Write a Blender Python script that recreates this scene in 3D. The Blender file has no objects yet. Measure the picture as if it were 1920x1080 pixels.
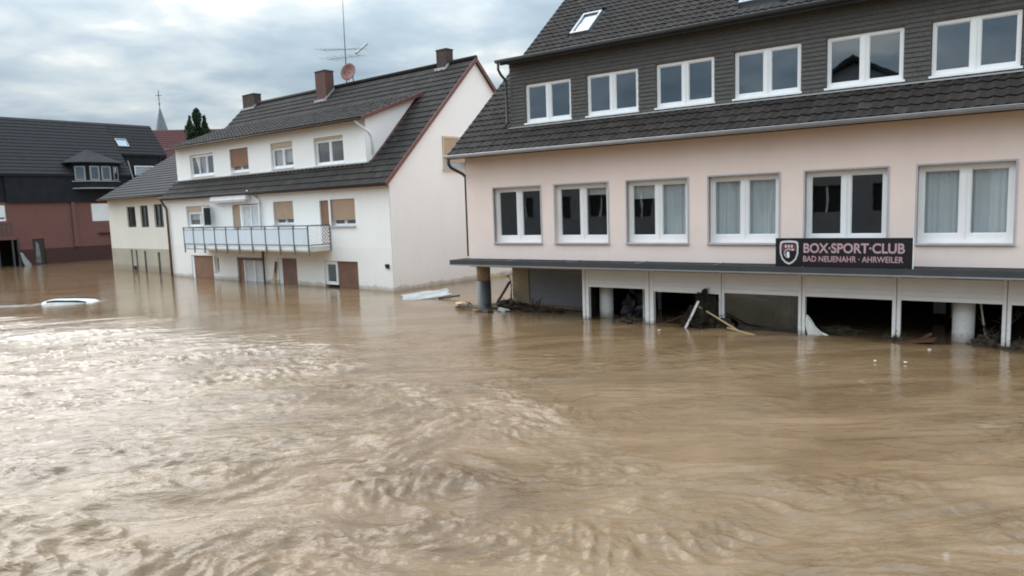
import bpy, math, random
import numpy as np
from mathutils import Vector, Matrix

sc = bpy.context.scene
random.seed(7)
RNG = np.random.default_rng(11)
col = sc.collection

# ------------------------------------------------------------------ camera
CAM = Vector((0.0, 0.0, 3.0))
PITCH, ROLL, FPX = 0.11263875, 0.03438893, 1350.0
_f = Vector((0, math.cos(PITCH), -math.sin(PITCH)))
_r = Vector((1, 0, 0))
_d = _f.cross(_r)
_r2 = math.cos(ROLL) * _r + math.sin(ROLL) * _d
_d2 = -math.sin(ROLL) * _r + math.cos(ROLL) * _d
cd = bpy.data.cameras.new('camera')
cam = bpy.data.objects.new('camera', cd)
col.objects.link(cam)
_m = Matrix((_r2, -_d2, -_f)).transposed().to_4x4()
_m.translation = CAM
cam.matrix_world = _m
cd.sensor_width = 36.0
cd.lens = 36.0 * FPX / 1920.0
cd.clip_start = 0.1
cd.clip_end = 6000.0
sc.camera = cam

# ------------------------------------------------------------------ light
SUN_AZ, SUN_EL = math.radians(-55), math.radians(35)      # azimuth from +Y, positive to +X
world = bpy.data.worlds.new('World')
sc.world = world
world.use_nodes = True
nt = world.node_tree
nt.nodes.clear()
N = nt.nodes.new
LK = nt.links.new
wout = N('ShaderNodeOutputWorld')
bg = N('ShaderNodeBackground')
bg.inputs['Strength'].default_value = 0.1
sky = N('ShaderNodeTexSky')
sky.sky_type = 'NISHITA'
sky.sun_disc = False
sky.sun_elevation = SUN_EL
sky.sun_rotation = SUN_AZ
sky.air_density = 1.0
sky.dust_density = 2.0
tc = N('ShaderNodeTexCoord')
sep = N('ShaderNodeSeparateXYZ')
LK(tc.outputs['Generated'], sep.inputs[0])


def wmath(op, a, b=None, c=None):
    n = N('ShaderNodeMath')
    n.operation = op
    for i, v in enumerate((a, b, c)):
        if v is None:
            continue
        if isinstance(v, (int, float)):
            n.inputs[i].default_value = v
        else:
            LK(v, n.inputs[i])
    return n.outputs[0]


zc = wmath('MAXIMUM', sep.outputs['Z'], 0.0)
zd = wmath('ADD', zc, 0.17)
cmb = N('ShaderNodeCombineXYZ')
LK(wmath('DIVIDE', sep.outputs['X'], zd), cmb.inputs[0])
LK(wmath('DIVIDE', sep.outputs['Y'], zd), cmb.inputs[1])


def wnoise(scale, det, rough, dist, off):
    mp = N('ShaderNodeMapping')
    mp.inputs['Location'].default_value = off
    LK(cmb.outputs[0], mp.inputs[0])
    n = N('ShaderNodeTexNoise')
    n.inputs['Scale'].default_value = scale
    n.inputs['Detail'].default_value = det
    n.inputs['Roughness'].default_value = rough
    n.inputs['Distortion'].default_value = dist
    LK(mp.outputs[0], n.inputs['Vector'])
    return n.outputs['Fac']


n1 = wnoise(1.25, 6.0, 0.5, 0.25, (3.1, 1.7, 0))
n2 = wnoise(3.4, 5.0, 0.5, 0.3, (7.3, 4.2, 0))
nn = wmath('ADD', wmath('MULTIPLY', n1, 0.68), wmath('MULTIPLY', n2, 0.32))
ramp = N('ShaderNodeValToRGB')
LK(nn, ramp.inputs[0])
el = ramp.color_ramp.elements
el[0].position = 0.36
el[0].color = (2.9, 3.8, 4.6, 1)
el[1].position = 0.62
el[1].color = (9.2, 9.2, 8.8, 1)
e = el.new(0.48)
e.color = (4.4, 5.35, 6.1, 1)
e = el.new(0.56)
e.color = (6.2, 6.9, 7.2, 1)
# an overcast sky is brighter overhead than at the horizon
gain = wmath('ADD', 0.44, wmath('MULTIPLY', wmath('POWER', zc, 1.5), 2.15))
cg = N('ShaderNodeVectorMath')
cg.operation = 'SCALE'
LK(ramp.outputs[0], cg.inputs[0])
LK(gain, cg.inputs['Scale'])
mixs = N('ShaderNodeMix')
mixs.data_type = 'RGBA'
mixs.inputs[0].default_value = 0.97
LK(sky.outputs[0], mixs.inputs[6])
LK(cg.outputs[0], mixs.inputs[7])
LK(mixs.outputs[2], bg.inputs['Color'])
LK(bg.outputs[0], wout.inputs[0])

sd = bpy.data.lights.new('sun', 'SUN')
sd.energy = 1.5
sd.angle = math.radians(64)
sd.color = (1.0, 0.985, 0.96)
sun = bpy.data.objects.new('sun', sd)
col.objects.link(sun)
sdir = Vector((math.sin(SUN_AZ) * math.cos(SUN_EL), math.cos(SUN_AZ) * math.cos(SUN_EL), math.sin(SUN_EL)))
sun.rotation_euler = (-sdir).to_track_quat('-Z', 'Y').to_euler()

sc.view_settings.view_transform = 'Standard'
sc.view_settings.look = 'None'
sc.view_settings.exposure = 0.95
sc.view_settings.gamma = 1.0
sc.view_settings.use_curve_mapping = False
sc.render.engine = 'CYCLES'
sc.cycles.use_denoising = True
sc.cycles.max_bounces = 6
sc.cycles.diffuse_bounces = 3
sc.cycles.glossy_bounces = 3
sc.cycles.transparent_max_bounces = 8
sc.cycles.caustics_reflective = False
sc.cycles.caustics_refractive = False
sc.cycles.filter_width = 1.9

# ------------------------------------------------------------------ materials
MATS = {}


def srgb(r, g, b):
    return tuple(((c / 255) / 12.92 if c <= 10 else ((c / 255 + 0.055) / 1.055) ** 2.4) for c in (r, g, b))


class MT:
    """small node helper"""

    def __init__(s, name):
        s.m = bpy.data.materials.new(name)
        s.m.use_nodes = True
        s.t = s.m.node_tree
        s.b = s.t.nodes['Principled BSDF']
        s.out = s.t.nodes['Material Output']

    def n(s, ty, **kw):
        x = s.t.nodes.new(ty)
        for k, v in kw.items():
            setattr(x, k, v)
        return x

    def l(s, a, b):
        s.t.links.new(a, b)

    def coord(s, kind='Object', scale=(1, 1, 1), rot=(0, 0, 0)):
        t = s.n('ShaderNodeTexCoord')
        m = s.n('ShaderNodeMapping')
        m.inputs['Scale'].default_value = scale
        m.inputs['Rotation'].default_value = rot
        s.l(t.outputs[kind], m.inputs[0])
        return m.outputs[0]

    def pos(s, scale=(1, 1, 1)):
        t = s.n('ShaderNodeNewGeometry')
        m = s.n('ShaderNodeMapping')
        m.inputs['Scale'].default_value = scale
        s.l(t.outputs['Position'], m.inputs[0])
        return m.outputs[0]

    def noise(s, vec, scale, det=4, rough=0.55, dist=0.0):
        x = s.n('ShaderNodeTexNoise')
        x.inputs['Scale'].default_value = scale
        x.inputs['Detail'].default_value = det
        x.inputs['Roughness'].default_value = rough
        x.inputs['Distortion'].default_value = dist
        s.l(vec, x.inputs['Vector'])
        return x.outputs['Fac']

    def ramp(s, fac, stops):
        x = s.n('ShaderNodeValToRGB')
        s.l(fac, x.inputs[0])
        e = x.color_ramp.elements
        while len(e) < len(stops):
            e.new(0.5)
        for i, (p, c) in enumerate(stops):
            e[i].position = p
            e[i].color = (*c, 1) if len(c) == 3 else c
        return x.outputs[0]

    def mix(s, fac, a, b, mode='MIX'):
        x = s.n('ShaderNodeMix', data_type='RGBA', blend_type=mode)
        for sock, v in ((x.inputs[0], fac), (x.inputs[6], a), (x.inputs[7], b)):
            if isinstance(v, (int, float)):
                sock.default_value = v
            elif isinstance(v, tuple):
                sock.default_value = (*v, 1) if len(v) == 3 else v
            else:
                s.l(v, sock)
        return x.outputs[2]

    def math(s, op, a, b=0.0, clamp=False):
        x = s.n('ShaderNodeMath', operation=op, use_clamp=clamp)
        for i, v in enumerate((a, b)):
            if isinstance(v, (int, float)):
                x.inputs[i].default_value = v
            else:
                s.l(v, x.inputs[i])
        return x.outputs[0]

    def bump(s, h, strength, dist=0.01):
        x = s.n('ShaderNodeBump')
        x.inputs['Strength'].default_value = strength
        x.inputs['Distance'].default_value = dist
        s.l(h, x.inputs['Height'])
        s.l(x.outputs[0], s.b.inputs['Normal'])


def simple(name, c, rough=0.6, var=0.12, scale=3.0, bump=0.0, metal=0.0, bscale=40.0, world_pos=False):
    if name in MATS:
        return MATS[name]
    t = MT(name)
    v = t.pos() if world_pos else t.coord('Object')
    f = t.noise(v, scale, 5, 0.6)
    lo = tuple(max(0, x * (1 - var)) for x in c)
    hi = tuple(min(1, x * (1 + var)) for x in c)
    t.l(t.ramp(f, [(0.3, lo), (0.7, hi)]), t.b.inputs['Base Color'])
    t.b.inputs['Roughness'].default_value = rough
    if rough >= 0.7:
        t.b.inputs['Specular IOR Level'].default_value = 0.2
    t.b.inputs['Metallic'].default_value = metal
    if bump:
        t.bump(t.noise(v, bscale, 3), bump, 0.01)
    MATS[name] = t.m
    return t.m


def plaster(name, c, wet=0.16, dirt=0.10, wetc=None):
    t = MT(name)
    v = t.coord('Object')
    f = t.noise(v, 0.7, 5, 0.6)
    base = t.ramp(f, [(0.3, tuple(x * (1 - dirt) for x in c)), (0.65, c)])
    vs = t.coord('Object', (2.2, 2.2, 0.16))
    st = t.noise(vs, 2.0, 5, 0.65)
    base = t.mix(t.math('MULTIPLY', t.ramp(st, [(0.52, (0, 0, 0)), (0.80, (1, 1, 1))]), 0.08), base,
                 tuple(x * 0.62 for x in c))
    # soaked band left by the flood, ragged edge
    g = t.n('ShaderNodeTexCoord')
    s = t.n('ShaderNodeSeparateXYZ')
    t.l(g.outputs['Object'], s.inputs[0])
    z = t.math('ADD', s.outputs['Z'], t.math('MULTIPLY', t.math('SUBTRACT', t.noise(v, 2.5, 5), 0.5), -0.30))
    w = t.ramp(z, [(0.0, (1, 1, 1)), (wet, (0.55, 0.55, 0.55)), (wet + 0.06, (0, 0, 0))])
    base = t.mix(t.math('MULTIPLY', w, 0.75), base, wetc or (0.30, 0.235, 0.165))
    if wet > 0:                     # mud flecks thrown up by the current
        sp1 = t.ramp(t.noise(v, 13, 4, 0.7), [(0.52, (0, 0, 0)), (0.62, (1, 1, 1))])
        sp2 = t.ramp(s.outputs['Z'], [(0.0, (1, 1, 1)), (0.62, (0, 0, 0))])
        base = t.mix(t.math('MULTIPLY', t.math('MULTIPLY', sp1, sp2), 0.55), base, (0.32, 0.24, 0.16))
    hs = t.ramp(t.noise(t.coord('Object', (9.0, 9.0, 0.35)), 1.0, 5, 0.75), [(0.56, (0, 0, 0)), (0.74, (1, 1, 1))])
    base = t.mix(t.math('MULTIPLY', t.math('MULTIPLY', hs, t.noise(v, 0.9, 3)), 0.13), base, tuple(x * 0.55 for x in c))
    t.l(base, t.b.inputs['Base Color'])
    t.b.inputs['Roughness'].default_value = 0.85
    t.bump(t.noise(v, 55, 4), 0.25, 0.008)
    MATS[name] = t.m
    return t.m


def tile_mat(name, c1, c2, rough=0.85):
    t = MT(name)
    v = t.pos()
    f = t.noise(v, 4.6, 3, 0.7)
    base = t.ramp(f, [(0.28, c1), (0.72, c2)])
    big = t.noise(v, 0.6, 4)
    base = t.mix(t.math('MULTIPLY', big, 0.5), base, tuple(0.5 * (a + b) * 1.15 for a, b in zip(c1, c2)))
    ta = t.n('ShaderNodeAttribute', attribute_name='tint')
    oi = t.n('ShaderNodeObjectInfo')
    fr = t.math('FRACT', t.math('ADD', ta.outputs['Fac'], oi.outputs['Random']))
    base = t.mix(1.0, base, t.ramp(fr, [(0.0, (0.75, 0.75, 0.75)), (0.85, (1.12, 1.10, 1.08)), (1.0, (1.5, 1.45, 1.38))]), 'MULTIPLY')
    mo = t.ramp(t.noise(v, 9, 5, 0.7), [(0.62, (0, 0, 0)), (0.75, (1, 1, 1))])
    base = t.mix(t.math('MULTIPLY', mo, 0.35), base, (0.085, 0.085, 0.06))
    t.l(base, t.b.inputs['Base Color'])
    t.b.inputs['Roughness'].default_value = rough
    t.b.inputs['Specular IOR Level'].default_value = 0.25
    t.bump(t.noise(v, 60, 3), 0.3, 0.004)
    MATS[name] = t.m
    return t.m


def brick_mat(name, c1, c2, mortar):
    t = MT(name)
    g = t.n('ShaderNodeTexCoord')
    s = t.n('ShaderNodeSeparateXYZ')
    t.l(g.outputs['Object'], s.inputs[0])
    cb = t.n('ShaderNodeCombineXYZ')
    t.l(t.math('ADD', s.outputs['X'], s.outputs['Y']), cb.inputs[0])
    t.l(s.outputs['Z'], cb.inputs[1])
    b = t.n('ShaderNodeTexBrick')
    b.inputs['Scale'].default_value = 1.0
    b.inputs['Brick Width'].default_value = 0.25
    b.inputs['Row Height'].default_value = 0.083
    b.inputs['Mortar Size'].default_value = 0.01
    b.inputs['Color1'].default_value = (*c1, 1)
    b.inputs['Color2'].default_value = (*c2, 1)
    b.inputs['Mortar'].default_value = (*mortar, 1)
    t.l(cb.outputs[0], b.inputs['Vector'])
    big = t.noise(g.outputs['Object'], 0.8, 4)
    t.l(t.mix(t.math('MULTIPLY', big, 0.5), b.outputs['Color'], tuple(x * 0.7 for x in c1)), t.b.inputs['Base Color'])
    t.b.inputs['Roughness'].default_value = 0.85
    t.bump(b.outputs['Fac'], -0.4, 0.01)
    MATS[name] = t.m
    return t.m


def glass_mat(name, base=0.07, tint=(0.9, 0.91, 0.92), refl=(0.88, 0.93, 0.97)):
    t = MT(name)
    t.t.nodes.remove(t.b)
    lw = t.n('ShaderNodeLayerWeight')
    lw.inputs['Blend'].default_value = 0.5
    f = t.math('ADD', t.math('MULTIPLY', t.math('POWER', lw.outputs['Facing'], 4.0), 0.9), base, True)
    tr = t.n('ShaderNodeBsdfTransparent')
    tr.inputs[0].default_value = (*tint, 1)
    gl = t.n('ShaderNodeBsdfGlossy')
    gl.inputs['Color'].default_value = (*refl, 1)
    gl.inputs['Roughness'].default_value = 0.015
    bu = t.n('ShaderNodeBump')
    bu.inputs['Strength'].default_value = 0.05
    bu.inputs['Distance'].default_value = 0.02
    t.l(t.noise(t.pos(), 1.6, 2), bu.inputs['Height'])
    t.l(bu.outputs[0], gl.inputs['Normal'])
    mx = t.n('ShaderNodeMixShader')
    t.l(f, mx.inputs[0])
    t.l(tr.outputs[0], mx.inputs[1])
    t.l(gl.outputs[0], mx.inputs[2])
    t.l(mx.outputs[0], t.out.inputs[0])
    MATS[name] = t.m
    return t.m


PINK = plaster('pink_plaster', (0.90, 0.75, 0.69), wet=-1, dirt=0.08)
WHITE = plaster('white_plaster', (0.90, 0.90, 0.89), wet=0.05, dirt=0.05)
CREAM = plaster('cream_plaster', (0.87, 0.865, 0.845), wet=0.13, dirt=0.06)
GABLE = plaster('gable_plaster', (0.84, 0.83, 0.81), wet=0.13, dirt=0.04)
ANNEXW = plaster('annex_plaster', (0.77, 0.74, 0.67), wet=0.05, dirt=0.06)
ANNEXB = plaster('soaked_plaster', (0.47, 0.43, 0.35), wet=0.3, dirt=0.2)
GREYW = plaster('grey_plaster', (0.27, 0.265, 0.27), wet=0.1)
MUDPOST = plaster('muddy_white_post', (0.87, 0.88, 0.885), wet=0.07, dirt=0.05)
MUDCOL = plaster('muddy_white_column', (0.84, 0.85, 0.83), wet=0.10, dirt=0.08)
TILE_P = tile_mat('dark_brown_tiles', (0.020, 0.0165, 0.0155), (0.042, 0.035, 0.032))
TILE_W = tile_mat('brown_grey_tiles', (0.015, 0.0135, 0.013), (0.034, 0.030, 0.028))
TILE_D = tile_mat('charcoal_tiles', (0.014, 0.014, 0.016), (0.028, 0.028, 0.031))
TILE_R = tile_mat('red_tiles', (0.075, 0.028, 0.03), (0.12, 0.045, 0.045))
SLATE = tile_mat('slate_cladding', (0.10, 0.098, 0.092), (0.145, 0.141, 0.134), 0.75)
SLATE_D = simple('black_slate', (0.016, 0.018, 0.022), 0.8, 0.25, 2.0)
PVC = simple('white_pvc', (0.87, 0.88, 0.89), 0.35, 0.03)
PVCO = simple('weathered_white_metal', (0.84, 0.865, 0.89), 0.5, 0.05, 1.5)
GREYF = simple('grey_trim', (0.46, 0.46, 0.49), 0.5, 0.08)
ZINC = simple('zinc_gutter', (0.33, 0.34, 0.36), 0.42, 0.12, 2.0, metal=0.55)
ZINCD = simple('dark_zinc', (0.05, 0.054, 0.06), 0.6, 0.15, 2.0, metal=0.3)
FELT = simple('bitumen_felt', (0.022, 0.025, 0.028), 0.7, 0.25, 3.0, bump=0.3)
LEAD = simple('lead_flashing', (0.40, 0.40, 0.41), 0.55, 0.15, 6.0)
DARKROOM = simple('unlit_room_shade', (0.10, 0.095, 0.09), 0.9, 0.2, 1.0)  # room shade put into the wall colour, so windows look dark
SHOPROOM = simple('flooded_room_shade', (0.035, 0.033, 0.03), 0.9, 0.3, 1.0)  # near-black walls carry the shade inside the flooded rooms
BLIND = simple('pale_green_blind', (0.76, 0.84, 0.84), 0.8, 0.05, 1.5)
BLINDG = simple('grey_blind', (0.72, 0.75, 0.73), 0.8, 0.06, 1.5)
CURTAIN = simple('net_curtain', (0.62, 0.63, 0.65), 0.9, 0.12, 5.0)
SHUT_T = simple('tan_roller_shutter', (0.44, 0.31, 0.21), 0.65, 0.07, 2.0)
SHUT_B = simple('brown_roller_shutter', (0.27, 0.14, 0.085), 0.65, 0.12, 2.0)
SHUT_R = simple('wet_brown_shutter', (0.19, 0.092, 0.058), 0.45, 0.2, 2.5)
BEIGE = simple('beige_shutter_box', (0.52, 0.43, 0.33), 0.7, 0.08)
VERGE = simple('red_brown_verge', (0.14, 0.055, 0.047), 0.6, 0.2, 3.0)
CHIM = brick_mat('chimney_brick', (0.13, 0.05, 0.04), (0.09, 0.04, 0.035), (0.16, 0.12, 0.1))
CHIMD = simple('dark_chimney', (0.075, 0.055, 0.05), 0.8, 0.3, 6.0)
CONC = simple('pale_concrete', (0.60, 0.585, 0.55), 0.8, 0.1, 2.0)
RAIL = simple('blue_grey_rail', (0.13, 0.16, 0.18), 0.45, 0.1)
PANEL = simple('frosted_balcony_panel', (0.64, 0.72, 0.80), 0.35, 0.05, 2.0)
BROWNP = simple('brown_pipe', (0.10, 0.058, 0.042), 0.5, 0.2)
PEBBLE = simple('roughcast_column', (0.36, 0.29, 0.20), 0.9, 0.2, 14.0, bump=0.8)
SLEEVE = simple('dark_grey_sleeve', (0.105, 0.11, 0.118), 0.55, 0.15, 4.0)
SHUTG = simple('blue_grey_shutter', (0.27, 0.275, 0.30), 0.5, 0.05, 1.0)
COLW = simple('white_column_paint', (0.84, 0.85, 0.83), 0.55, 0.08, 3.0)
WOOD = simple('wet_wood', (0.24, 0.155, 0.09), 0.6, 0.35, 6.0, bump=0.4)
WOODR = simple('red_brown_board', (0.105, 0.045, 0.028), 0.5, 0.3, 5.0, bump=0.3)
WOODY = simple('pale_split_wood', (0.50, 0.38, 0.22), 0.7, 0.2, 6.0)
WOODD = simple('dark_driftwood', (0.07, 0.045, 0.03), 0.6, 0.35, 5.0, bump=0.5)
TWIG = simple('muddy_twigs', (0.055, 0.045, 0.03), 0.8, 0.4, 5.0)
MUD = simple('mud_clump', (0.06, 0.048, 0.033), 0.7, 0.4, 8.0, bump=0.8, bscale=15)
FOIL = simple('white_plastic_sheet', (0.78, 0.79, 0.78), 0.4, 0.06, 3.0)
MUDD = simple('black_mud', (0.018, 0.015, 0.011), 0.75, 0.4, 8.0, bump=0.8, bscale=15)
GREYB = simple('muddy_white_panel', (0.34, 0.345, 0.34), 0.5, 0.3, 2.5)
CARW = simple('muddy_white_car_paint', (0.48, 0.48, 0.47), 0.3, 0.3, 3.0)
BLACK = simple('black_plastic', (0.015, 0.015, 0.017), 0.4, 0.2)
SIGNB = simple('sign_black', (0.008, 0.008, 0.012), 0.35, 0.3, 1.0)
SIGNP = simple('sign_pink_lettering', (0.48, 0.30, 0.34), 0.5, 0.08, 8.0)
SIGNE = simple('sign_letter_edge', (0.58, 0.45, 0.485), 0.5, 0.05, 8.0)
SIGNR = simple('sign_dark_red', (0.16, 0.035, 0.05), 0.5, 0.1, 8.0)
SIGNG = simple('sign_pale_grey', (0.58, 0.60, 0.63), 0.45, 0.06, 8.0)
SPIRE = simple('spire_slate', (0.13, 0.155, 0.17), 0.6, 0.2, 1.0)
IRON = simple('dark_iron', (0.05, 0.05, 0.055), 0.5, 0.2)
ALU = simple('dull_aluminium', (0.30, 0.31, 0.32), 0.5, 0.1, metal=0.4)
DISH = simple('brick_red_dish', (0.20, 0.085, 0.07), 0.55, 0.12, 4.0)
BRICK = brick_mat('red_brick', (0.19, 0.075, 0.062), (0.145, 0.058, 0.05), (0.15, 0.10, 0.09))
BRICKW = brick_mat('soaked_brick', (0.07, 0.022, 0.02), (0.055, 0.019, 0.017), (0.055, 0.032, 0.028))
BARK = simple('bark', (0.08, 0.06, 0.045), 0.9, 0.3)
LEAF = simple('conifer_foliage', (0.026, 0.05, 0.028), 0.8, 0.45, 1.6, world_pos=True)
GLASS = glass_mat('window_glass', 0.085)
GLASSD = glass_mat('dormer_glass', 0.14, (0.75, 0.8, 0.82), (0.80, 0.88, 0.97))
GLASSS = glass_mat('shop_glass', 0.16, (0.42, 0.46, 0.46), (0.8, 0.88, 0.92))
SKYL = glass_mat('skylight_glass', 0.28)


# ------------------------------------------------------------------ mesh helpers
class MB:
    def __init__(s):
        s.v, s.f = [], []

    def quad(s, *p):
        i = len(s.v)
        s.v += [tuple(q) for q in p]
        s.f.append(tuple(range(i, i + len(p))))
        return s

    def box(s, x0, x1, y0, y1, z0, z1):
        i = len(s.v)
        s.v += [(x0, y0, z0), (x1, y0, z0), (x1, y1, z0), (x0, y1, z0), (x0, y0, z1), (x1, y0, z1), (x1, y1, z1), (x0, y1, z1)]
        s.f += [tuple(i + k for k in q) for q in ((0, 3, 2, 1), (4, 5, 6, 7), (0, 1, 5, 4), (1, 2, 6, 5), (2, 3, 7, 6), (3, 0, 4, 7))]
        return s

    def prism(s, pts, vec):
        """polygon pts extruded along vec"""
        n = len(pts)
        i = len(s.v)
        a = [Vector(p) for p in pts]
        vec = Vector(vec)
        nrm = Vector((0, 0, 0))
        for k in range(n):
            nrm += a[k].cross(a[(k + 1) % n])
        if nrm.dot(vec) > 0:
            a.reverse()
        s.v += [tuple(p) for p in a] + [tuple(p + vec) for p in a]
        s.f.append(tuple(range(i, i + n)))
        s.f.append(tuple(range(i + 2 * n - 1, i + n - 1, -1)))
        for k in range(n):
            k2 = (k + 1) % n
            s.f.append((i + k2, i + k, i + n + k, i + n + k2))
        return s

    def tube(s, pts, r, n=8, cap=True):
        pts = [Vector(p) for p in pts]
        rs = r if isinstance(r, (list, tuple)) else [r] * len(pts)
        i = len(s.v)
        prev = None
        for k, p in enumerate(pts):
            if k == 0:
                d = pts[1] - p
            elif k == len(pts) - 1:
                d = p - pts[k - 1]
            else:
                d = (pts[k + 1] - p).normalized() + (p - pts[k - 1]).normalized()
            d.normalize()
            if prev is None:
                a = d.orthogonal().normalized()
            else:
                a = (prev - d * prev.dot(d)).normalized()
            prev = a
            b = d.cross(a)
            for j in range(n):
                t = 2 * math.pi * j / n
                s.v.append(tuple(p + (a * math.cos(t) + b * math.sin(t)) * rs[k]))
        for k in range(len(pts) - 1):
            for j in range(n):
                j2 = (j + 1) % n
                s.f.append((i + k * n + j, i + k * n + j2, i + (k + 1) * n + j2, i + (k + 1) * n + j))
        if cap:
            s.f.append(tuple(i + j for j in reversed(range(n))))
            s.f.append(tuple(i + (len(pts) - 1) * n + j for j in range(n)))
        return s

    def wall(s, u0, u1, z0, z1, holes, y, t):
        """front sheet at y facing -y with rectangular holes and reveals t deep"""
        us = sorted({u0, u1, *[h[0] for h in holes], *[h[1] for h in holes]})
        zs = sorted({z0, z1, *[h[2] for h in holes], *[h[3] for h in holes]})
        us = [u for u in us if u0 <= u <= u1]
        zs = [z for z in zs if z0 <= z <= z1]
        for a, b in zip(us, us[1:]):
            for c, d in zip(zs, zs[1:]):
                m, q = (a + b) / 2, (c + d) / 2
                if any(h[0] < m < h[1] and h[2] < q < h[3] for h in holes):
                    continue
                s.quad((a, y, c), (b, y, c), (b, y, d), (a, y, d))
        for h in holes:
            a, b = h[0], h[1]
            c, d = max(h[2], z0), min(h[3], z1)
            if c >= d:
                continue
            s.quad((a, y, c), (a, y, d), (a, y + t, d), (a, y + t, c))
            s.quad((b, y, d), (b, y, c), (b, y + t, c), (b, y + t, d))
            if h[3] <= z1:
                s.quad((a, y, d), (b, y, d), (b, y + t, d), (a, y + t, d))
            if h[2] >= z0:
                s.quad((b, y, c), (a, y, c), (a, y + t, c), (b, y + t, c))
        return s

    def build(s, name, mat, parent=None, smooth=False):
        me = bpy.data.meshes.new(name)
        me.from_pydata(s.v, [], s.f)
        me.materials.append(mat)
        if smooth:
            me.shade_smooth()
        me.update()
        o = bpy.data.objects.new(name, me)
        col.objects.link(o)
        if parent:
            o.parent = parent
        return o


def bx(name, mat, parent, *a):
    return MB().box(*a).build(name, mat, parent)


def tag(o, label=None, cat=None, group=None, kind=None):
    if label:
        o['label'] = label
    if cat:
        o['category'] = cat
    if group:
        o['group'] = group
    if kind:
        o['kind'] = kind
    return o


def thing(name, label, cat, loc=(0, 0, 0), rz=0.0, group=None):
    o = bpy.data.objects.new(name, None)
    col.objects.link(o)
    o.location = loc
    o.rotation_euler = (0, 0, rz)
    o.empty_display_size = 0.2
    return tag(o, label, cat, group)


# frames: local x runs along the facade, local y goes behind it
YP, YW = -0.6277873867, -0.6851534908
PO = Vector((1.89129, 18.70481, 0.0))
WO = Vector((-4.38191, 26.65931, 0.0))
YB = YW + math.pi / 2
BO = Vector((-32.56647, 54.43288, 0.0))


def loc2w(o, yaw, x, y, z):
    c, s_ = math.cos(yaw), math.sin(yaw)
    return Vector((o.x + x * c - y * s_, o.y + x * s_ + y * c, o.z + z))


def window(parent, u0, u1, z0, z1, y, inset=0.12, fw=0.055, mull=0.15, bot=0.11, panes=2, blinds=(), sill=None,
           glass=None, name='window', mat=None, depth=0.07):
    """frame mesh with pane, blind and sill children"""
    glass = glass or GLASS
    mat = mat or PVC
    yf, yb = y + inset, y + inset + depth
    m = MB()
    m.box(u0, u0 + fw, yf, yb, z0, z1).box(u1 - fw, u1, yf, yb, z0, z1)
    m.box(u0 + fw, u1 - fw, yf, yb, z1 - fw * 1.1, z1).box(u0 + fw, u1 - fw, yf, yb, z0, z0 + bot)
    w = (u1 - u0 - 2 * fw - (panes - 1) * mull) / panes
    spans = []
    for k in range(panes):
        a = u0 + fw + k * (w + mull)
        spans.append((a, a + w))
        if k < panes - 1:
            m.box(a + w, a + w + mull, yf, yb, z0 + bot, z1 - fw * 1.1)
            m.box(a + w + mull / 2 - 0.012, a + w + mull / 2 + 0.012, yf - 0.014, yf, z0 + bot * 0.5, z1 - fw)
    # sash bead a little behind the outer frame
    for a, b in spans:
        e = 0.022
        m.box(a, a + e, yf + 0.02, yb - 0.005, z0 + bot, z1 - fw * 1.1).box(b - e, b, yf + 0.02, yb - 0.005, z0 + bot, z1 - fw * 1.1)
        m.box(a + e, b - e, yf + 0.02, yb - 0.005, z0 + bot, z0 + bot + e).box(a + e, b - e, yf + 0.02, yb - 0.005, z1 - fw * 1.1 - e, z1 - fw * 1.1)
    wo = m.build(name, mat, parent)
    for a, b in spans:
        bx('pane', glass, wo, a, b, yf + 0.035, yf + 0.045, z0 + bot, z1 - fw)
    for k, frac, bm in blinds:
        a, b = spans[k]
        zt = z1 - fw
        zb = zt - frac * (zt - z0 - bot)
        mb = MB()
        nfold = 14
        pts = [(a - 0.02 + (b - a + 0.04) * j / nfold, yb + 0.05 + 0.022 * (j % 2) + 0.008 * math.sin(j * 1.7)) for j in range(nfold + 1)]
        for (xa, ya), (xb, yb_) in zip(pts, pts[1:]):
            mb.quad((xa, ya, zb), (xb, yb_, zb), (xb, yb_, zt), (xa, ya, zt))
            mb.quad((xb, yb_ + 0.01, zb), (xa, ya + 0.01, zb), (xa, ya + 0.01, zt), (xb, yb_ + 0.01, zt))
        mb.build('blind', bm, wo)
    if sill:
        sm, proud = sill
        bx('sill', sm, wo, u0 - 0.04, u1 + 0.04, y - proud, y + inset, z0 - 0.045, z0 - 0.003)
    return wo


def shutter(parent, u0, u1, z0, z1, y, mat, slat=0.055, name='roller_shutter', rail=True):
    """roller shutter curtain: rounded slats with grooves in one curtain"""
    m = MB()
    z = z1
    while z > z0 + 0.01:
        zb = max(z0, z - slat)
        m.quad((u0, y + 0.012, zb), (u1, y + 0.012, zb), (u1, y, zb + (z - zb) * 0.35), (u0, y, zb + (z - zb) * 0.35))
        m.quad((u0, y, zb + (z - zb) * 0.35), (u1, y, zb + (z - zb) * 0.35), (u1, y + 0.004, z), (u0, y + 0.004, z))
        z = zb
    m.quad((u1, y + 0.03, z0), (u0, y + 0.03, z0), (u0, y + 0.03, z1), (u1, y + 0.03, z1))
    m.quad((u0, y + 0.03, z0), (u1, y + 0.03, z0), (u1, y + 0.004, z0), (u0, y + 0.004, z0))
    o = m.build(name, mat, parent)
    if rail:
        bx('end_rail', mat, o, u0, u1, y - 0.012, y + 0.02, z0 - 0.035, z0)
    return o


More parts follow.
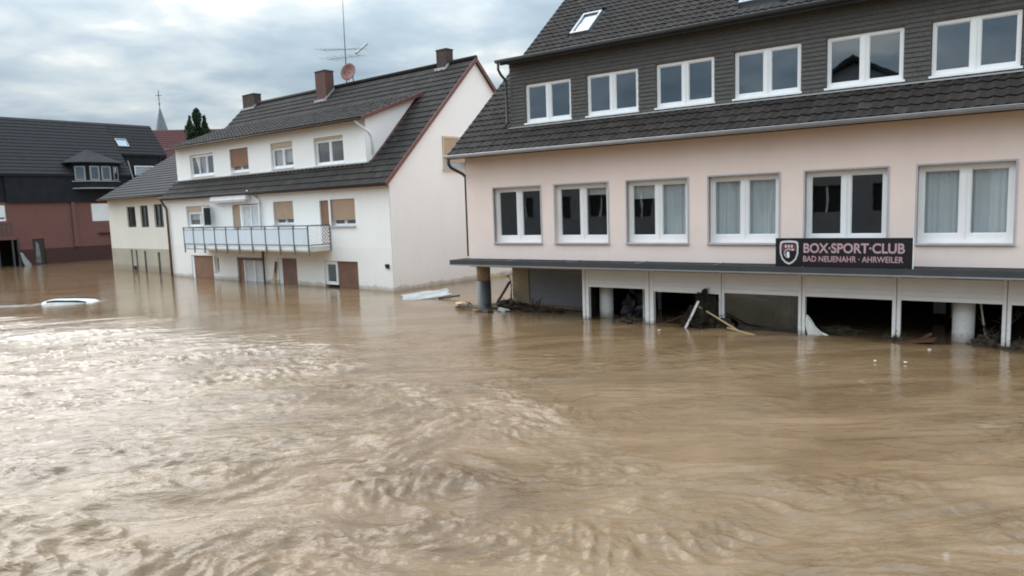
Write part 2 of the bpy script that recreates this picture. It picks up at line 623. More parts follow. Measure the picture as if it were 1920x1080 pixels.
def room(parent, u0, u1, y0, y1, z0, z1, mat, name='room_interior'):
    m = MB()
    m.quad((u0, y1, z0), (u1, y1, z0), (u1, y1, z1), (u0, y1, z1))
    m.quad((u0, y0, z0), (u0, y1, z0), (u0, y1, z1), (u0, y0, z1))
    m.quad((u1, y1, z0), (u1, y0, z0), (u1, y0, z1), (u1, y1, z1))
    m.quad((u0, y0, z0), (u1, y0, z0), (u1, y1, z0), (u0, y1, z0))
    m.quad((u0, y1, z1), (u1, y1, z1), (u1, y0, z1), (u0, y0, z1))
    return m.build(name, mat, parent)


def tile_proto(w, L, amp, th, n=5):
    """one roof tile: x across, y up the slope, z off the slope"""
    v, f = [], []
    prof = [0.35, 1.0, 0.45, 0.0, 0.1] if n == 5 else [0.0, 0.7, 1.0, 0.0]
    n = len(prof)
    xs = [w * k / (n - 1) for k in range(n)]
    for k in range(n):
        v.append((xs[k], 0.0, th + amp * prof[k]))
    for k in range(n):
        v.append((xs[k], L * 1.12, amp * prof[k]))
    for k in range(n):
        v.append((xs[k], 0.004, amp * prof[k] - 0.012))
    for k in range(n - 1):
        f.append((k, k + 1, n + k + 1, n + k))
        f.append((2 * n + k, 2 * n + k + 1, k + 1, k))
    return np.array(v), f


def slope_basis(slope):
    c = 1 / math.sqrt(1 + slope * slope)
    return np.array([1.0, 0, 0]), np.array([0, c, slope * c]), np.array([0, -slope * c, c])


def lay_tiles(parent, spots, proto, slope, mat, name, singles=0, frame=None):
    """spots: list of local (x,y,z) lower-left corners on the slope"""
    V, F = proto
    ex, ey, ez = slope_basis(slope)
    Vl = V[:, :1] * ex + V[:, 1:2] * ey + V[:, 2:3] * ez
    if singles:
        o, yaw = frame
        keep, rest = [], []
        for s_ in spots:
            p = loc2w(o, yaw, *s_) - CAM
            px = 960 + FPX * p.dot(_r2) / p.dot(_f)
            py = 540 + FPX * p.dot(_d2) / p.dot(_f)
            (keep if (0 < px < 1920 and 0 < py < 1080) else rest).append((p.length, s_))
        keep.sort(key=lambda a: a[0])
        rest = [a[1] for a in keep[singles:]] + [a[1] for a in rest]
        me = bpy.data.meshes.new('roof_tile')
        me.from_pydata([tuple(p) for p in Vl], [], F)
        me.materials.append(mat)
        me.update()
        for _, s_ in keep[:singles]:
            t = bpy.data.objects.new('roof_tile', me)
            col.objects.link(t)
            t.parent = parent
            t.location = (s_[0] + random.uniform(-.004, .004), s_[1], s_[2] + random.uniform(0, .006))
            t.rotation_euler = (random.uniform(-.012, .012), random.uniform(-.012, .012), random.uniform(-.012, .012))
        spots = rest
    P = np.array(spots)
    P = P + np.stack([RNG.uniform(-.004, .004, len(P)), np.zeros(len(P)), RNG.uniform(0, .007, len(P))], 1)
    allv = (P[:, None, :] + Vl[None]).reshape(-1, 3)
    nV = len(Vl)
    F4 = np.array(F)
    allf = (F4[None] + (np.arange(len(P)) * nV)[:, None, None]).reshape(-1, 4)
    me = bpy.data.meshes.new(name)
    me.from_pydata(allv.tolist(), [], allf.tolist())
    me.materials.append(mat)
    me.update()
    tn = me.attributes.new('tint', 'FLOAT', 'POINT')
    tn.data.foreach_set('value', np.repeat(RNG.random(len(P)), nV).astype(np.float32))
    t = bpy.data.objects.new(name, me)
    col.objects.link(t)
    t.parent = parent
    t['kind'] = 'stuff'
    return t


def tile_spots(u0, u1, y0, z0, slope, ylen, w, L, skip=None):
    c = 1 / math.sqrt(1 + slope * slope)
    out = []
    rows = int(ylen / (L * c) + 1e-6)
    nu = int(round((u1 - u0) / w))
    ww = (u1 - u0) / nu
    for r in range(rows):
        y = y0 + r * L * c
        z = z0 + r * L * c * slope
        for k in range(nu):
            u = u0 + k * ww
            if skip and skip(u + ww / 2, y + 0.02):
                continue
            out.append((u, y, z))
    return out


def courses(u0, u1, y0, z0, slope, ylen, L, th, m=None, taper=None):
    """sawtooth courses for roofs too far off to tell tiles apart"""
    m = m or MB()
    c = 1 / math.sqrt(1 + slope * slope)
    rows = max(1, int(round(ylen / (L * c))))
    for r in range(rows):
        ya, yb = y0 + ylen * r / rows, y0 + ylen * (r + 1) / rows
        za, zb = z0 + (ya - y0) * slope, z0 + (yb - y0) * slope
        a, b = u0, u1
        if taper:
            a, b = taper(r / rows)
        m.quad((a, ya, za + th), (b, ya, za + th), (b, yb, zb), (a, yb, zb))
        m.quad((a, ya, za - 0.01), (b, ya, za - 0.01), (b, ya, za + th), (a, ya, za + th))
    return m


def gutter(parent, u0, u1, y, z, r, mat, name='gutter'):
    m = MB()
    n = 7
    i0 = 0
    for u in (u0, u1):
        for k in range(n):
            t = math.pi + math.pi * k / (n - 1)
            m.v.append((u, y + r * math.cos(t), z + r * math.sin(t)))
        for k in range(n):
            t = math.pi + math.pi * k / (n - 1)
            m.v.append((u, y + (r - .012) * math.cos(t), z + (r - .012) * math.sin(t)))
    for k in range(n - 1):
        m.f.append((k + 1, k, 2 * n + k, 2 * n + k + 1))
        m.f.append((n + k, n + k + 1, 3 * n + k + 1, 3 * n + k))
    m.f.append((0, n, 3 * n, 2 * n))
    m.f.append((2 * n - 1, n - 1, 3 * n - 1, 4 * n - 1))
    m.f.append(tuple(range(n)))
    m.f.append(tuple(reversed(range(2 * n, 3 * n))))
    m.tube([(u0, y - r, z + .004), (u1, y - r, z + .004)], .014, 6)
    return m.build(name, mat, parent, True)


# ------------------------------------------------------------------ water
def perlin(x, y, seed):
    xi, yi = np.floor(x).astype(np.int64), np.floor(y).astype(np.int64)
    xf, yf = x - xi, y - yi
    r = np.random.default_rng(seed)
    perm = r.permutation(512)
    ang = r.uniform(0, 2 * np.pi, 512)
    gx, gy = np.cos(ang), np.sin(ang)

    def g(ix, iy, dx, dy):
        h = perm[(perm[ix & 511] + iy) & 511]
        return gx[h] * dx + gy[h] * dy
    u = xf * xf * xf * (xf * (xf * 6 - 15) + 10)
    v = yf * yf * yf * (yf * (yf * 6 - 15) + 10)
    a = g(xi, yi, xf, yf)
    b = g(xi + 1, yi, xf - 1, yf)
    c = g(xi, yi + 1, xf, yf - 1)
    d = g(xi + 1, yi + 1, xf - 1, yf - 1)
    return (a + u * (b - a) + v * (c - a + u * (a - b - c + d))) * 1.45


def sstep(a, b, x):
    t = np.clip((x - a) / (b - a), 0, 1)
    return t * t * (3 - 2 * t)


_er = np.random.default_rng(5)
EDDIES = [(0.7, 9.6, 1.3, 0.8), (-0.4, 6.6, 0.8, -0.7), (-4.5, 15.2, 1.8, 0.7), (-8.5, 15.5, 1.6, -0.6), (2.6, 6.6, 0.8, 0.8), (-2.6, 11.0, 1.2, -0.7)]
for _ in range(46):
    _y = _er.uniform(5.5, 17)
    EDDIES.append((_er.uniform(-0.75, 0.45) * _y, _y, _er.uniform(0.3, 0.9), _er.choice([-1, 1]) * _er.uniform(0.4, 1.2)))


def water_fields(X, Y):
    """height, roughness factor and foam of the flood at world X, Y"""
    # distances in front of the two long facades
    offp = (X - PO.x) * -math.sin(YP) + (Y - PO.y) * math.cos(YP)
    upp = (X - PO.x) * math.cos(YP) + (Y - PO.y) * math.sin(YP)
    offw = (X - WO.x) * -math.sin(YW) + (Y - WO.y) * math.cos(YW)
    big = perlin(X / 5.0, Y / 3.0, 3)
    flow = sstep(-2.2, -7.5, offp + 1.3 * big) * sstep(-2.5, -8.5, offw + 1.5 * big)
    # the slack pool in front of the club, its edge curling past the shear line
    pd = ((upp - 6.4) / 3.2) ** 2 + ((offp + 6.4) / 2.3) ** 2 + 0.30 * perlin(X / 1.1, Y / 0.9, 4) + 0.12 * perlin(X / 0.4, Y / 0.35, 5)
    pool = 1 - sstep(0.62, 1.18, pd)
    R = np.clip(0.10 + 0.95 * flow * (1 - 0.78 * pool), 0, 1)
    still = sstep(16.5, 23.5, Y + 0.25 * (X + 12) + 1.6 * big)
    R = np.clip(R * (1 - 0.86 * still), 0.05, 1)
    X0, Y0 = X, Y
    for cx, cy, rad, tw in EDDIES:
        dx, dy = X - cx, Y - cy
        th = tw * np.exp(-(dx * dx + dy * dy * 1.6) / (rad * rad))
        c_, s_ = np.cos(th), np.sin(th)
        X, Y = cx + dx * c_ - dy * s_, cy + dx * s_ + dy * c_
    wx = 0.8 * perlin(X / 3.5, Y / 3.5, 21) + 0.25 * perlin(X / 1.2, Y / 1.2, 22)
    wy = 0.8 * perlin(X / 3.5, Y / 3.5, 23) + 0.22 * perlin(X / 1.2, Y / 0.9, 24)
    # crests follow the curving current
    A = X + wx * 0.5
    B = Y - (0.12 * X - 1.0 * np.log(np.cosh(X / 4.0))) + wy * 0.42
    g1 = np.clip(0.55 + 1.5 * perlin(X / 2.8, Y / 2.0, 40), 0.08, 1.7)
    g2 = np.clip(0.60 + 1.5 * perlin(X / 1.7, Y / 1.3, 41), 0.12, 1.8)
    g3 = np.clip(0.75 + 1.3 * perlin(X / 1.1, Y / 0.8, 42), 0.2, 1.8)

    def ridge(n):
        return 1 - np.abs(n) * 2.0
    h = 0.045 * perlin(A / 3.8, B / 1.7, 31)
    h += 0.030 * ridge(perlin(A / 2.5, B / 0.72, 32)) * g1
    h += 0.0165 * ridge(perlin(A / 1.05, B / 0.31, 33)) * g2
    h += 0.0105 * perlin(A / 0.55, B / 0.19, 34) * g3
    h += 0.0068 * perlin(A / 0.28, B / 0.105, 35) * g3
    h += 0.0042 * perlin(A / 0.16, B / 0.07, 36) * g3
    # broken chop in patches
    pat = sstep(0.02, 0.45, perlin(X0 / 2.3, Y0 / 1.8, 43) + 0.35 * perlin(X0 / 0.9, Y0 / 0.7, 44))
    h += pat * (0.020 * ridge(perlin(X / 0.40, Y / 0.25, 45)) + 0.013 * perlin(X / 0.20, Y / 0.13, 46) + 0.005 * perlin(X / 0.11, Y / 0.075, 47))
    near = sstep(11.5, 7.0, Y0)
    pat2 = sstep(-0.05, 0.35, perlin(X0 / 1.6 + 9, Y0 / 1.1, 48))
    h += near * pat2 * (0.013 * ridge(perlin(A / 0.34, B / 0.20, 49)) + 0.006 * ridge(perlin(A / 0.17, B / 0.10, 50)))
    h *= R * (1.12 + 0.40 * sstep(2.0, -4.0, X0) + 0.30 * near)
    # slight surge of the current against the shopfront posts
    surge = np.exp(-((offp + 0.25) / 0.45) ** 2) * sstep(-0.5, 1, upp) * (0.03 + 0.035 * perlin(upp / 0.8, offp / 0.6, 51))
    h = h + surge
    # boil and standing waves near the shear line
    sh = np.exp(-((upp - 3.3 - 0.35 * (offp + 9)) / 0.9) ** 2) * sstep(-5.5, -8, offp)
    h = h + sh * (0.03 * perlin(A / 0.6, B / 0.6, 61) + 0.03 * (1 - np.abs(perlin(A / 1.0, B / 0.5, 62)) * 2))
    return h, R


nr, na = 820, 900
rr = np.concatenate([np.array([0.4, 1.5, 2.6, 3.4]), np.geomspace(4.0, 95.0, nr), np.array([120, 160, 230, 400, 800, 2500.0])])
front = np.linspace(-math.radians(47), math.radians(47), na)
backa = np.linspace(math.radians(47), 2 * math.pi - math.radians(47), 120)[1:-1]
aa = np.concatenate([front, backa])
RR, AA = np.meshgrid(rr, aa, indexing='ij')
WX, WY = RR * np.sin(AA), RR * np.cos(AA)
H, Rf = water_fields(WX.ravel(), WY.ravel())
H = H.reshape(WX.shape)
fade = 1 - sstep(60, 95, RR)
H = H * fade
# white wake trailing from the sunken car, and torn foam along the shear line
_n1 = perlin(WX * 1.9, WY * 4.2, 71) + 0.6 * perlin(WX * 5.1, WY * 9.0, 72)
_lw = np.abs((WY - 26.2) - 0.06 * (WX + 17.0) + 0.25 * perlin(WX / 1.5, WY / 1.5, 73))
foamv = np.exp(-(_lw / 0.34) ** 2) * sstep(-16.6, -18.0, WX) * sstep(-34, -24, WX) * np.clip(0.75 + 0.9 * _n1, 0, 1)
_w1 = 0.5 * perlin(WX / 1.6, WY / 1.3, 81) + 0.25 * perlin(WX / 0.6, WY / 0.5, 82)
_ln = perlin(WX / 3.0 + _w1, (WY - 0.12 * WX) / 0.9 + _w1, 83)
_pt = sstep(0.05, 0.5, perlin(WX / 3.4, WY / 2.4, 84)) * sstep(22, 15, WY)
foamv = np.maximum(foamv, 0.16 * np.exp(-(_ln / 0.03) ** 2) * _pt * np.clip(0.5 + 0.9 * _n1, 0, 1))
_rc = np.hypot((WX + 16.5) / 1.05, (WY - 26.75) / 0.72) + 0.25 * _n1
foamv = np.maximum(foamv, np.exp(-((_rc - 1.0) / 0.22) ** 2) * np.clip(0.45 + 0.9 * perlin(WX * 1.3, WY * 2.5, 77), 0, 0.9))
foamv = np.maximum(foamv, np.exp(-((WX + 13.2) / 1.6) ** 2 - ((WY - 18.6) / 0.35) ** 2) * np.clip(0.3 + 1.2 * _n1, 0, 1))
verts = np.stack([WX, WY, H], -1).reshape(-1, 3)
na2 = len(aa)
ii, jj = np.meshgrid(np.arange(len(rr) - 1), np.arange(na2), indexing='ij')
j2 = (jj + 1) % na2
F = np.stack([ii * na2 + jj, (ii + 1) * na2 + jj, (ii + 1) * na2 + j2, ii * na2 + j2], -1).reshape(-1, 4)
F = F[:, ::-1]
me = bpy.data.meshes.new('water')
me.vertices.add(len(verts) + 1)
allv = np.vstack([verts, [[0, 0, 0]]]).astype(np.float32)
me.vertices.foreach_set('co', allv.ravel())
tri = np.stack([np.full(na2, len(verts)), np.arange(na2), (np.arange(na2) + 1) % na2], -1)[:, ::-1]
nl = F.size + tri.size
me.loops.add(nl)
me.loops.foreach_set('vertex_index', np.concatenate([F.ravel(), tri.ravel()]).astype(np.int32))
me.polygons.add(len(F) + len(tri))
me.polygons.foreach_set('loop_start', np.concatenate([np.arange(len(F)) * 4, F.size + np.arange(len(tri)) * 3]).astype(np.int32))
me.update(calc_edges=True)
at = me.attributes.new('chop', 'FLOAT', 'POINT')
at.data.foreach_set('value', np.concatenate([Rf, [0.5]]).astype(np.float32))
at = me.attributes.new('foam', 'FLOAT', 'POINT')
at.data.foreach_set('value', np.concatenate([foamv.ravel(), [0.0]]).astype(np.float32))
me.shade_smooth()
me.validate()

t = MT('muddy_flood_water')
p = t.pos((1.0, 1.0, 1.0))
rot = t.n('ShaderNodeMapping')
rot.inputs['Rotation'].default_value = (0, 0, math.radians(-4))
t.l(p, rot.inputs[0])
st = t.n('ShaderNodeMapping')
st.inputs['Scale'].default_value = (0.38, 1.0, 1.0)
t.l(rot.outputs[0], st.inputs[0])
mudf = t.noise(st.outputs[0], 0.75, 7, 0.62, 1.4)
base = t.ramp(mudf, [(0.32, (0.135, 0.083, 0.042)), (0.5, (0.190, 0.122, 0.066)), (0.68, (0.245, 0.163, 0.094))])
fo = t.n('ShaderNodeAttribute', attribute_name='foam')
base = t.mix(fo.outputs['Fac'], base, (0.72, 0.70, 0.66))
t.l(base, t.b.inputs['Base Color'])
t.b.inputs['Roughness'].default_value = 0.07
t.b.inputs['IOR'].default_value = 1.45
ch = t.n('ShaderNodeAttribute', attribute_name='chop')
f1 = t.noise(st.outputs[0], 9.0, 5, 0.6, 0.4)
f2 = t.noise(st.outputs[0], 3.2, 4, 0.55, 0.3)
f3 = t.noise(st.outputs[0], 24.0, 3, 0.6, 0.2)
hh = t.math('ADD', t.math('ADD', t.math('MULTIPLY', f1, 0.55), f2), t.math('MULTIPLY', f3, 0.16))
bu = t.n('ShaderNodeBump')
bu.inputs['Distance'].default_value = 0.06
t.l(hh, bu.inputs['Height'])
t.l(t.math('ADD', t.math('MULTIPLY', ch.outputs['Fac'], 0.75), 0.10), bu.inputs['Strength'])
t.l(bu.outputs[0], t.b.inputs['Normal'])
me.materials.append(t.m)
water = bpy.data.objects.new('water', me)
col.objects.link(water)
tag(water, 'brown flood water rushing through the street between the houses', 'water', kind='structure')

# ------------------------------------------------------------------ pink club building
PB = thing('commercial_building', 'pink plastered building with dark tiled roof, row of dormer windows and flooded shopfront', 'building', PO, YP)
UE = 14.4                      # right end, out of the picture
WINU = [-2.87, -0.84, 1.27, 3.36, 5.48, 7.59, 9.70, 11.81]
holes = [(u, u + 1.575, 2.005, 3.52) for u in WINU]
MB().wall(-3.85, UE, 1.30, 4.62, holes, 0.0, 0.30).build('facade_wall', PINK, PB)
PSL, PRY = 0.845, 6.5
for u, d in ((-3.85, 1), (UE, -1)):
    pts = [(u, 0, 1.30), (u, 13.0, 1.30), (u, 13.0, 4.75), (u, PRY, 10.25), (u, 0, 4.75)]
    MB().prism(pts, (0.02 * d, 0, 0)).build('gable_wall', PINK, PB)
bx('back_wall', PINK, PB, -3.85, UE, 12.8, 13.0, -1.5, 4.7)
room(PB, -3.7, UE - .15, 0.31, 3.6, 1.62, 4.4, DARKROOM)
for k, u in enumerate(WINU):
    bl = {1: [(1, 0.16, BLINDG)], 2: [(0, 0.28, BLINDG), (1, 1.0, BLIND)], 3: [(0, 1.0, BLIND), (1, 1.0, BLIND)],
          5: [(0, 1.0, BLIND), (1, 1.0, BLIND)], 7: [(0, 1.0, BLIND)]}.get(k, [])
    window(PB, u + .004, u + 1.571, 2.008, 3.516, 0.0, inset=0.13, blinds=bl, sill=None, bot=.17, mull=.17, fw=.085)
    m = MB()
    m.box(u - .035, u, -.012, .10, 1.97, 3.555).box(u + 1.575, u + 1.61, -.012, .10, 1.97, 3.555)
    m.box(u, u + 1.575, -.012, .10, 3.52, 3.555)
    m.box(u - .035, u + 1.61, -.05, .13, 1.965, 2.003)
    m.build('window_surround', GREYF, PB)

# ground floor: canopy, shopfront, flooded rooms
bx('canopy', FELT, PB, -3.95, UE, -.70, -.002, 1.43, 1.545)
bx('canopy_trim', ZINCD, PB, -3.97, UE, -.725, -.70, 1.405, 1.552)
m = MB()
m.box(-3.97, UE, -.737, -.725, 1.40, 1.43)
for k in range(10):
    m.box(-3.9 + k * 1.9, -3.88 + k * 1.9, -.69, -.01, 1.546, 1.557)
m.build('drip_edge', ZINC, PB)
r = MB()
r.quad((-0.05, 6.5, -1.5), (UE, 6.5, -1.5), (UE, 6.5, 1.34), (-0.05, 6.5, 1.34))
r.quad((-0.05, .2, -1.5), (-0.05, 6.5, -1.5), (-0.05, 6.5, 1.34), (-0.05, .2, 1.34))
r.quad((UE - .1, 6.5, -1.5), (UE - .1, .1, -1.5), (UE - .1, .1, 1.34), (UE - .1, 6.5, 1.34))
r.quad((-3.85, .02, 1.34), (-3.85, 6.5, 1.34), (UE, 6.5, 1.34), (UE, .02, 1.34))
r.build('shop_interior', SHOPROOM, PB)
BAYS = [(0.13, 1.73), (1.96, 3.6), (3.72, 5.37), (5.51, 7.20), (7.35, 9.05), (9.19, 10.9), (11.05, 12.8)]
POSTS = [(-0.05, 0.13), (1.73, 1.96), (3.6, 3.72), (5.37, 5.51), (7.20, 7.35), (9.05, 9.19), (10.9, 11.05), (12.8, 12.95)]
for a, b in POSTS:
    c = (a + b) / 2
    m = MB()
    g_ = 0.012
    m.box(a, c - g_, -.02, .10, -1.5, 1.38).box(c + g_, b, -.02, .10, -1.5, 1.38)
    m.box(c - g_, c + g_, .03, .09, -1.5, 1.38)
    m.build('shopfront_post', MUDPOST, PB)
for k, (a, b) in enumerate(BAYS):
    m = MB()
    m.box(a, b, .0, .09, 1.06, 1.41)
    m.box(a, b, .012, .09, 1.045, 1.06)
    m.box(a, b, -.004, .09, .955, 1.045)
    sb = m.build('shutter_housing', PVCO, PB)
    m = MB()
    m.box(a, b, .012, .085, .945, .955)
    m.box(a, b, -.012, .10, [.86, .81, .85, .85, .855, .85, .85][k], .945)
    m.build('bottom_bar', PVC, sb)
bx('shop_pane', GLASSS, PB, 3.72, 5.37, .05, .062, -1.5, .86)
for (u, y, rad) in ((0.31, .62, .185), (8.40, .55, .195), (4.62, 1.6, .2), (12.0, .6, .195)):
    MB().tube([(u, y, -1.5), (u, y, 1.34)], rad, 28).build('column', MUDCOL, PB, True)
# odds inside the first bay and the right bays: bare door frames and fittings
for (u, y, w) in ((.75, 1.9, .10), (1.02, 2.3, .08), (1.30, .75, .05)):
    bx('inner_frame', PVCO, PB, u, u + w, y, y + .06, -1.5, 1.3)
for (u, y, w) in ((7.62, 3.2, .25), (8.02, 2.6, .1)):
    bx('inner_frame', ALU, PB, u, u + w, y, y + .06, .15, 1.3)
# open porch at the left corner
MB().tube([(-3.62, .36, 1.43), (-3.62, .36, .86)], .205, 26).build('corner_column', PEBBLE, PB, True)
MB().tube([(-3.62, .36, .86), (-3.62, .36, -1.5)], .212, 26).build('column_sleeve', SLEEVE, PB, True)
bx('stone_pier', PEBBLE, PB, -3.40, -2.80, 1.5, 2.3, -1.5, 1.40)
sh = shutter(PB, -2.80, -.08, -1.2, 1.36, 1.52, SHUTG, .07, rail=False)
bx('porch_return', PVCO, PB, -.08, -.052, .1, 1.52, -1.5, 1.40)
bx('porch_soffit', SHUTG, PB, -3.83, -.06, .02, 3.0, 1.36, 1.40)
bx('side_wall', PINK, PB, -3.40, -3.2, 2.3, 12.8, -1.5, 1.36)

# roof
roof = bx('roof', TILE_P, PB, -4.05, UE + .3, -.30, -.28, 4.44, 4.56)
m = MB()
ZE = 4.5
zs = lambda y: ZE + PSL * (y + .45)
LOW = .05
m.quad((-4.08, -.45, zs(-.45) - LOW), (UE + .3, -.45, zs(-.45) - LOW), (UE + .3, PRY, zs(PRY) - LOW), (-4.08, PRY, zs(PRY) - LOW))
m.quad((-4.08, 13.45, zs(-.45) - LOW), (-4.08, PRY, zs(PRY) - LOW), (UE + .3, PRY, zs(PRY) - LOW), (UE + .3, 13.45, zs(-.45) - LOW))
m.quad((-4.08, -.45, 4.38), (-4.08, 0.0, 4.42), (UE + .3, 0.0, 4.42), (UE + .3, -.45, 4.38))
m.quad((-4.08, -.43, 4.38), (UE + .3, -.43, 4.38), (UE + .3, -.43, 4.5), (-4.08, -.43, 4.5))
m.build('roof_deck', ZINCD, roof)
m = MB()
m.prism([(-4.11, -.46, zs(-.46) - .16), (-4.11, -.46, zs(-.46) + .03), (-4.11, PRY, zs(PRY) + .03), (-4.11, PRY, zs(PRY) - .16)], (.04, 0, 0))
m.prism([(-4.11, 13.46, zs(-.46) - .16), (-4.11, PRY, zs(PRY) - .16), (-4.11, PRY, zs(PRY) + .03), (-4.11, 13.46, zs(-.46) + .03)], (.04, 0, 0))
m.build('verge_board', ZINCD, roof)
sky_holes = [(-2.64, -1.96, 4.03, 4.96), (2.75, 3.9, 3.92, 4.9)]


def pskip(u, y):
    if u > -2.42 and .30 < y < 2.30:
        return True
    return any(a - .05 < u < b + .05 and c - .22 < y < d for a, b, c, d in sky_holes)


spots = tile_spots(-4.09, UE + .3, -.47, zs(-.47), PSL, PRY + .47, .222, .262, pskip)
lay_tiles(roof, spots, tile_proto(.226, .262, .032, .03), PSL, TILE_P, 'tile_field', 300, (PO, YP))
MB().tube([(-4.1, PRY, zs(PRY) + .02), (UE + .3, PRY, zs(PRY) + .02)], .11, 10).build('ridge_cap', TILE_P, roof, True)
for a, b, c, d in sky_holes:
    ex, ey, ez = slope_basis(PSL)
    m = MB()

    def sp(u, y, h):
        return (u, y + ez[1] * h, zs(y) + ez[2] * h)
    for (u0, u1, y0, y1) in ((a, a + .07, c, d), (b - .07, b, c, d), (a + .07, b - .07, c, c + .07), (a + .07, b - .07, d - .07, d)):
        m.prism([sp(u0, y0, -.03), sp(u1, y0, -.03), sp(u1, y1, -.03), sp(u0, y1, -.03)], (0, ez[1] * .13, ez[2] * .13))
    so = m.build('skylight', ZINC, roof)
    mm = MB()
    mm.prism([sp(a + .07, c + .07, .04), sp(b - .07, c + .07, .04), sp(b - .07, d - .07, .04), sp(a + .07, d - .07, .04)], (0, ez[1] * .012, ez[2] * .012))
    mm.build('skylight_pane', SKYL, roof)
    mm = MB()
    mm.prism([sp(a, c, -.04), sp(b, c, -.04), sp(b, d, -.04), sp(a, d, -.04)], (0, ez[1] * .01, ez[2] * .01))
    mm.build('skylight_well', BLINDG, roof)
gutter(PB, -4.15, UE + .3, -.53, 4.47, .075, ZINC)
MB().tube([(-4.02, -.53, 4.42), (-4.02, -.53, 4.25), (-3.99, -.47, 4.15), (-3.97, .02, 3.98), (-3.95, .12, 3.90), (-3.95, .12, 1.6)], .045, 10).build('downpipe', ZINCD, PB, True)

# dormer
DY = .34
DW = [(u, u + 1.46) for u in (-1.92, .0, 1.92, 3.83, 5.79, 7.71, 9.66, 11.6)]
dh = [(a, b, 5.235, 6.29) for a, b in DW]
dorm = MB().wall(-2.41, UE - .4, 4.95, 6.90, dh, DY, .16).build('dormer', SLATE, PB)
m = MB()
row = 0
z = 5.19
while z < 6.84:
    u = -2.41 - (.083 if row % 2 else 0)
    while u < UE - .4:
        w = .165
        a, b = max(u + .003, -2.42), min(u + w - .003, UE - .4)
        cuts = [(a, b)]
        for h0, h1, q0, q1 in dh:
            if z + .11 > q0 - .0 and z < q1 - .02:
                new = []
                for x0, x1 in cuts:
                    if x1 <= h0 or x0 >= h1:
                        new.append((x0, x1))
                    else:
                        if x0 < h0 - .02:
                            new.append((x0, h0))
                        if x1 > h1 + .02:
                            new.append((h1, x1))
                cuts = new
        for x0, x1 in cuts:
            if x1 - x0 > .02:
                zt = z + .115
                j = random.uniform(0, .005)
                i = len(m.v)
                m.v += [(x0, DY - .024 - j, z), (x1, DY - .024 - j, z), (x1, DY - .004, zt), (x0, DY - .004, zt), (x0, DY - .003, z), (x1, DY - .003, z)]
                m.f += [(i, i + 1, i + 2, i + 3), (i + 4, i + 5, i + 1, i)]
        u += w
    z += .094
    row += 1
tag(m.build('slate', SLATE, dorm), kind='stuff')
for k, (a, b) in enumerate(DW):
    window(PB, a + .015, b - .015, 5.25, 6.275, DY, inset=.045, fw=.055, mull=.15, bot=.085, glass=GLASSD, sill=(PVC, .05), name='dormer_window')
room(PB, -2.3, UE - .5, DY + .17, 2.3, 5.05, 6.85, DARKROOM)
m = MB()
m.box(-2.42, -2.40, DY, 2.6, 5.0, 6.88).box(UE - .4, UE - .38, DY, 2.6, 5.0, 6.88)
m.build('dormer_cheek', SLATE, dorm)
bx('dormer_roof', FELT, dorm, -2.52, UE - .3, .10, 2.75, 6.90, 6.96)
bx('fascia', ZINCD, dorm, -2.54, UE - .3, .06, .10, 6.84, 6.975)
gutter(PB, -2.62, UE - .3, -.01, 6.95, .065, ZINCD, 'dormer_gutter')
bx('apron_flashing', LEAD, dorm, -2.44, UE - .4, .22, DY - .026, 5.135, 5.165)
MB().tube([(-2.55, .0, 6.9), (-2.55, .0, 6.72), (-2.53, .08, 6.60), (-2.50, .22, 6.48), (-2.48, .25, 6.40), (-2.48, .25, 5.30), (-2.50, .16, 5.2)], .036, 10).build('dormer_downpipe', ZINCD, PB, True)

# ------------------------------------------------------------------ club sign
SG = thing('shop_sign', 'black sign board with pale pink lettering and shield emblem standing on the canopy', 'sign', loc2w(PO, YP, 5.06, -.66, 1.545), YP)
SW, SH = 2.555, .60
board = bx('board', SIGNB, SG, 0, SW, 0, .05, 0.003, SH)
m = MB()
m.box(SW, SW + .014, -.006, .052, .003, SH + .004)
m.build('edge_strip', PVCO, SG)
for x in (.5, 2.0):
    MB().tube([(x, .05, .40), (x, .62, .30)], .012, 6).build('stay', IRON, SG)


def lettering(txt, x0, x1, z0, z1, mat, name, bold, y=-.004, depth=.003):
    cu = bpy.data.curves.new(name, 'FONT')
    cu.body = txt
    cu.size = 1.0
    cu.offset = bold
    cu.extrude = 0.0
    ob = bpy.data.objects.new('tmp', cu)
    col.objects.link(ob)
    bpy.context.view_layer.update()
    me = bpy.data.meshes.new_from_object(ob.evaluated_get(bpy.context.evaluated_depsgraph_get()))
    bpy.data.objects.remove(ob)
    co = np.array([v.co[:] for v in me.vertices])
    mn, mx = co.min(0), co.max(0)
    new = np.zeros_like(co)
    new[:, 0] = x0 + (co[:, 0] - mn[0]) / (mx[0] - mn[0]) * (x1 - x0)
    new[:, 2] = z0 + (co[:, 1] - mn[1]) / (mx[1] - mn[1]) * (z1 - z0)
    new[:, 1] = y
    me.vertices.foreach_set('co', new.astype(np.float32).ravel())
    me.name = name
    me.materials.clear()
    me.materials.append(mat)
    me.update()
    o = bpy.data.objects.new(name, me)
    col.objects.link(o)
    o.parent = SG
    return o


lettering('BOX\u00b7SPORT\u00b7CLUB', .565, 2.42, .295, .495, SIGNE, 'lettering', .022, -.003)
lettering('BOX\u00b7SPORT\u00b7CLUB', .571, 2.414, .302, .488, SIGNP, 'lettering', .0, -.005)
lettering('BAD NEUENAHR \u00b7 AHRWEILER', .56, 2.40, .115, .235, SIGNP, 'lettering', .014, -.004)


def shield(s, y, cx=.275, cz=.30):
    out = [(-.165, .20), (-.13, .225), (0, .235), (.13, .225), (.165, .20), (.175, .12), (.17, -.02), (.135, -.13), (.07, -.20), (0, -.235), (-.07, -.20), (-.135, -.13), (-.17, -.02), (-.175, .12)]
    return [(cx + a * s, y, cz + b * s) for a, b in out]


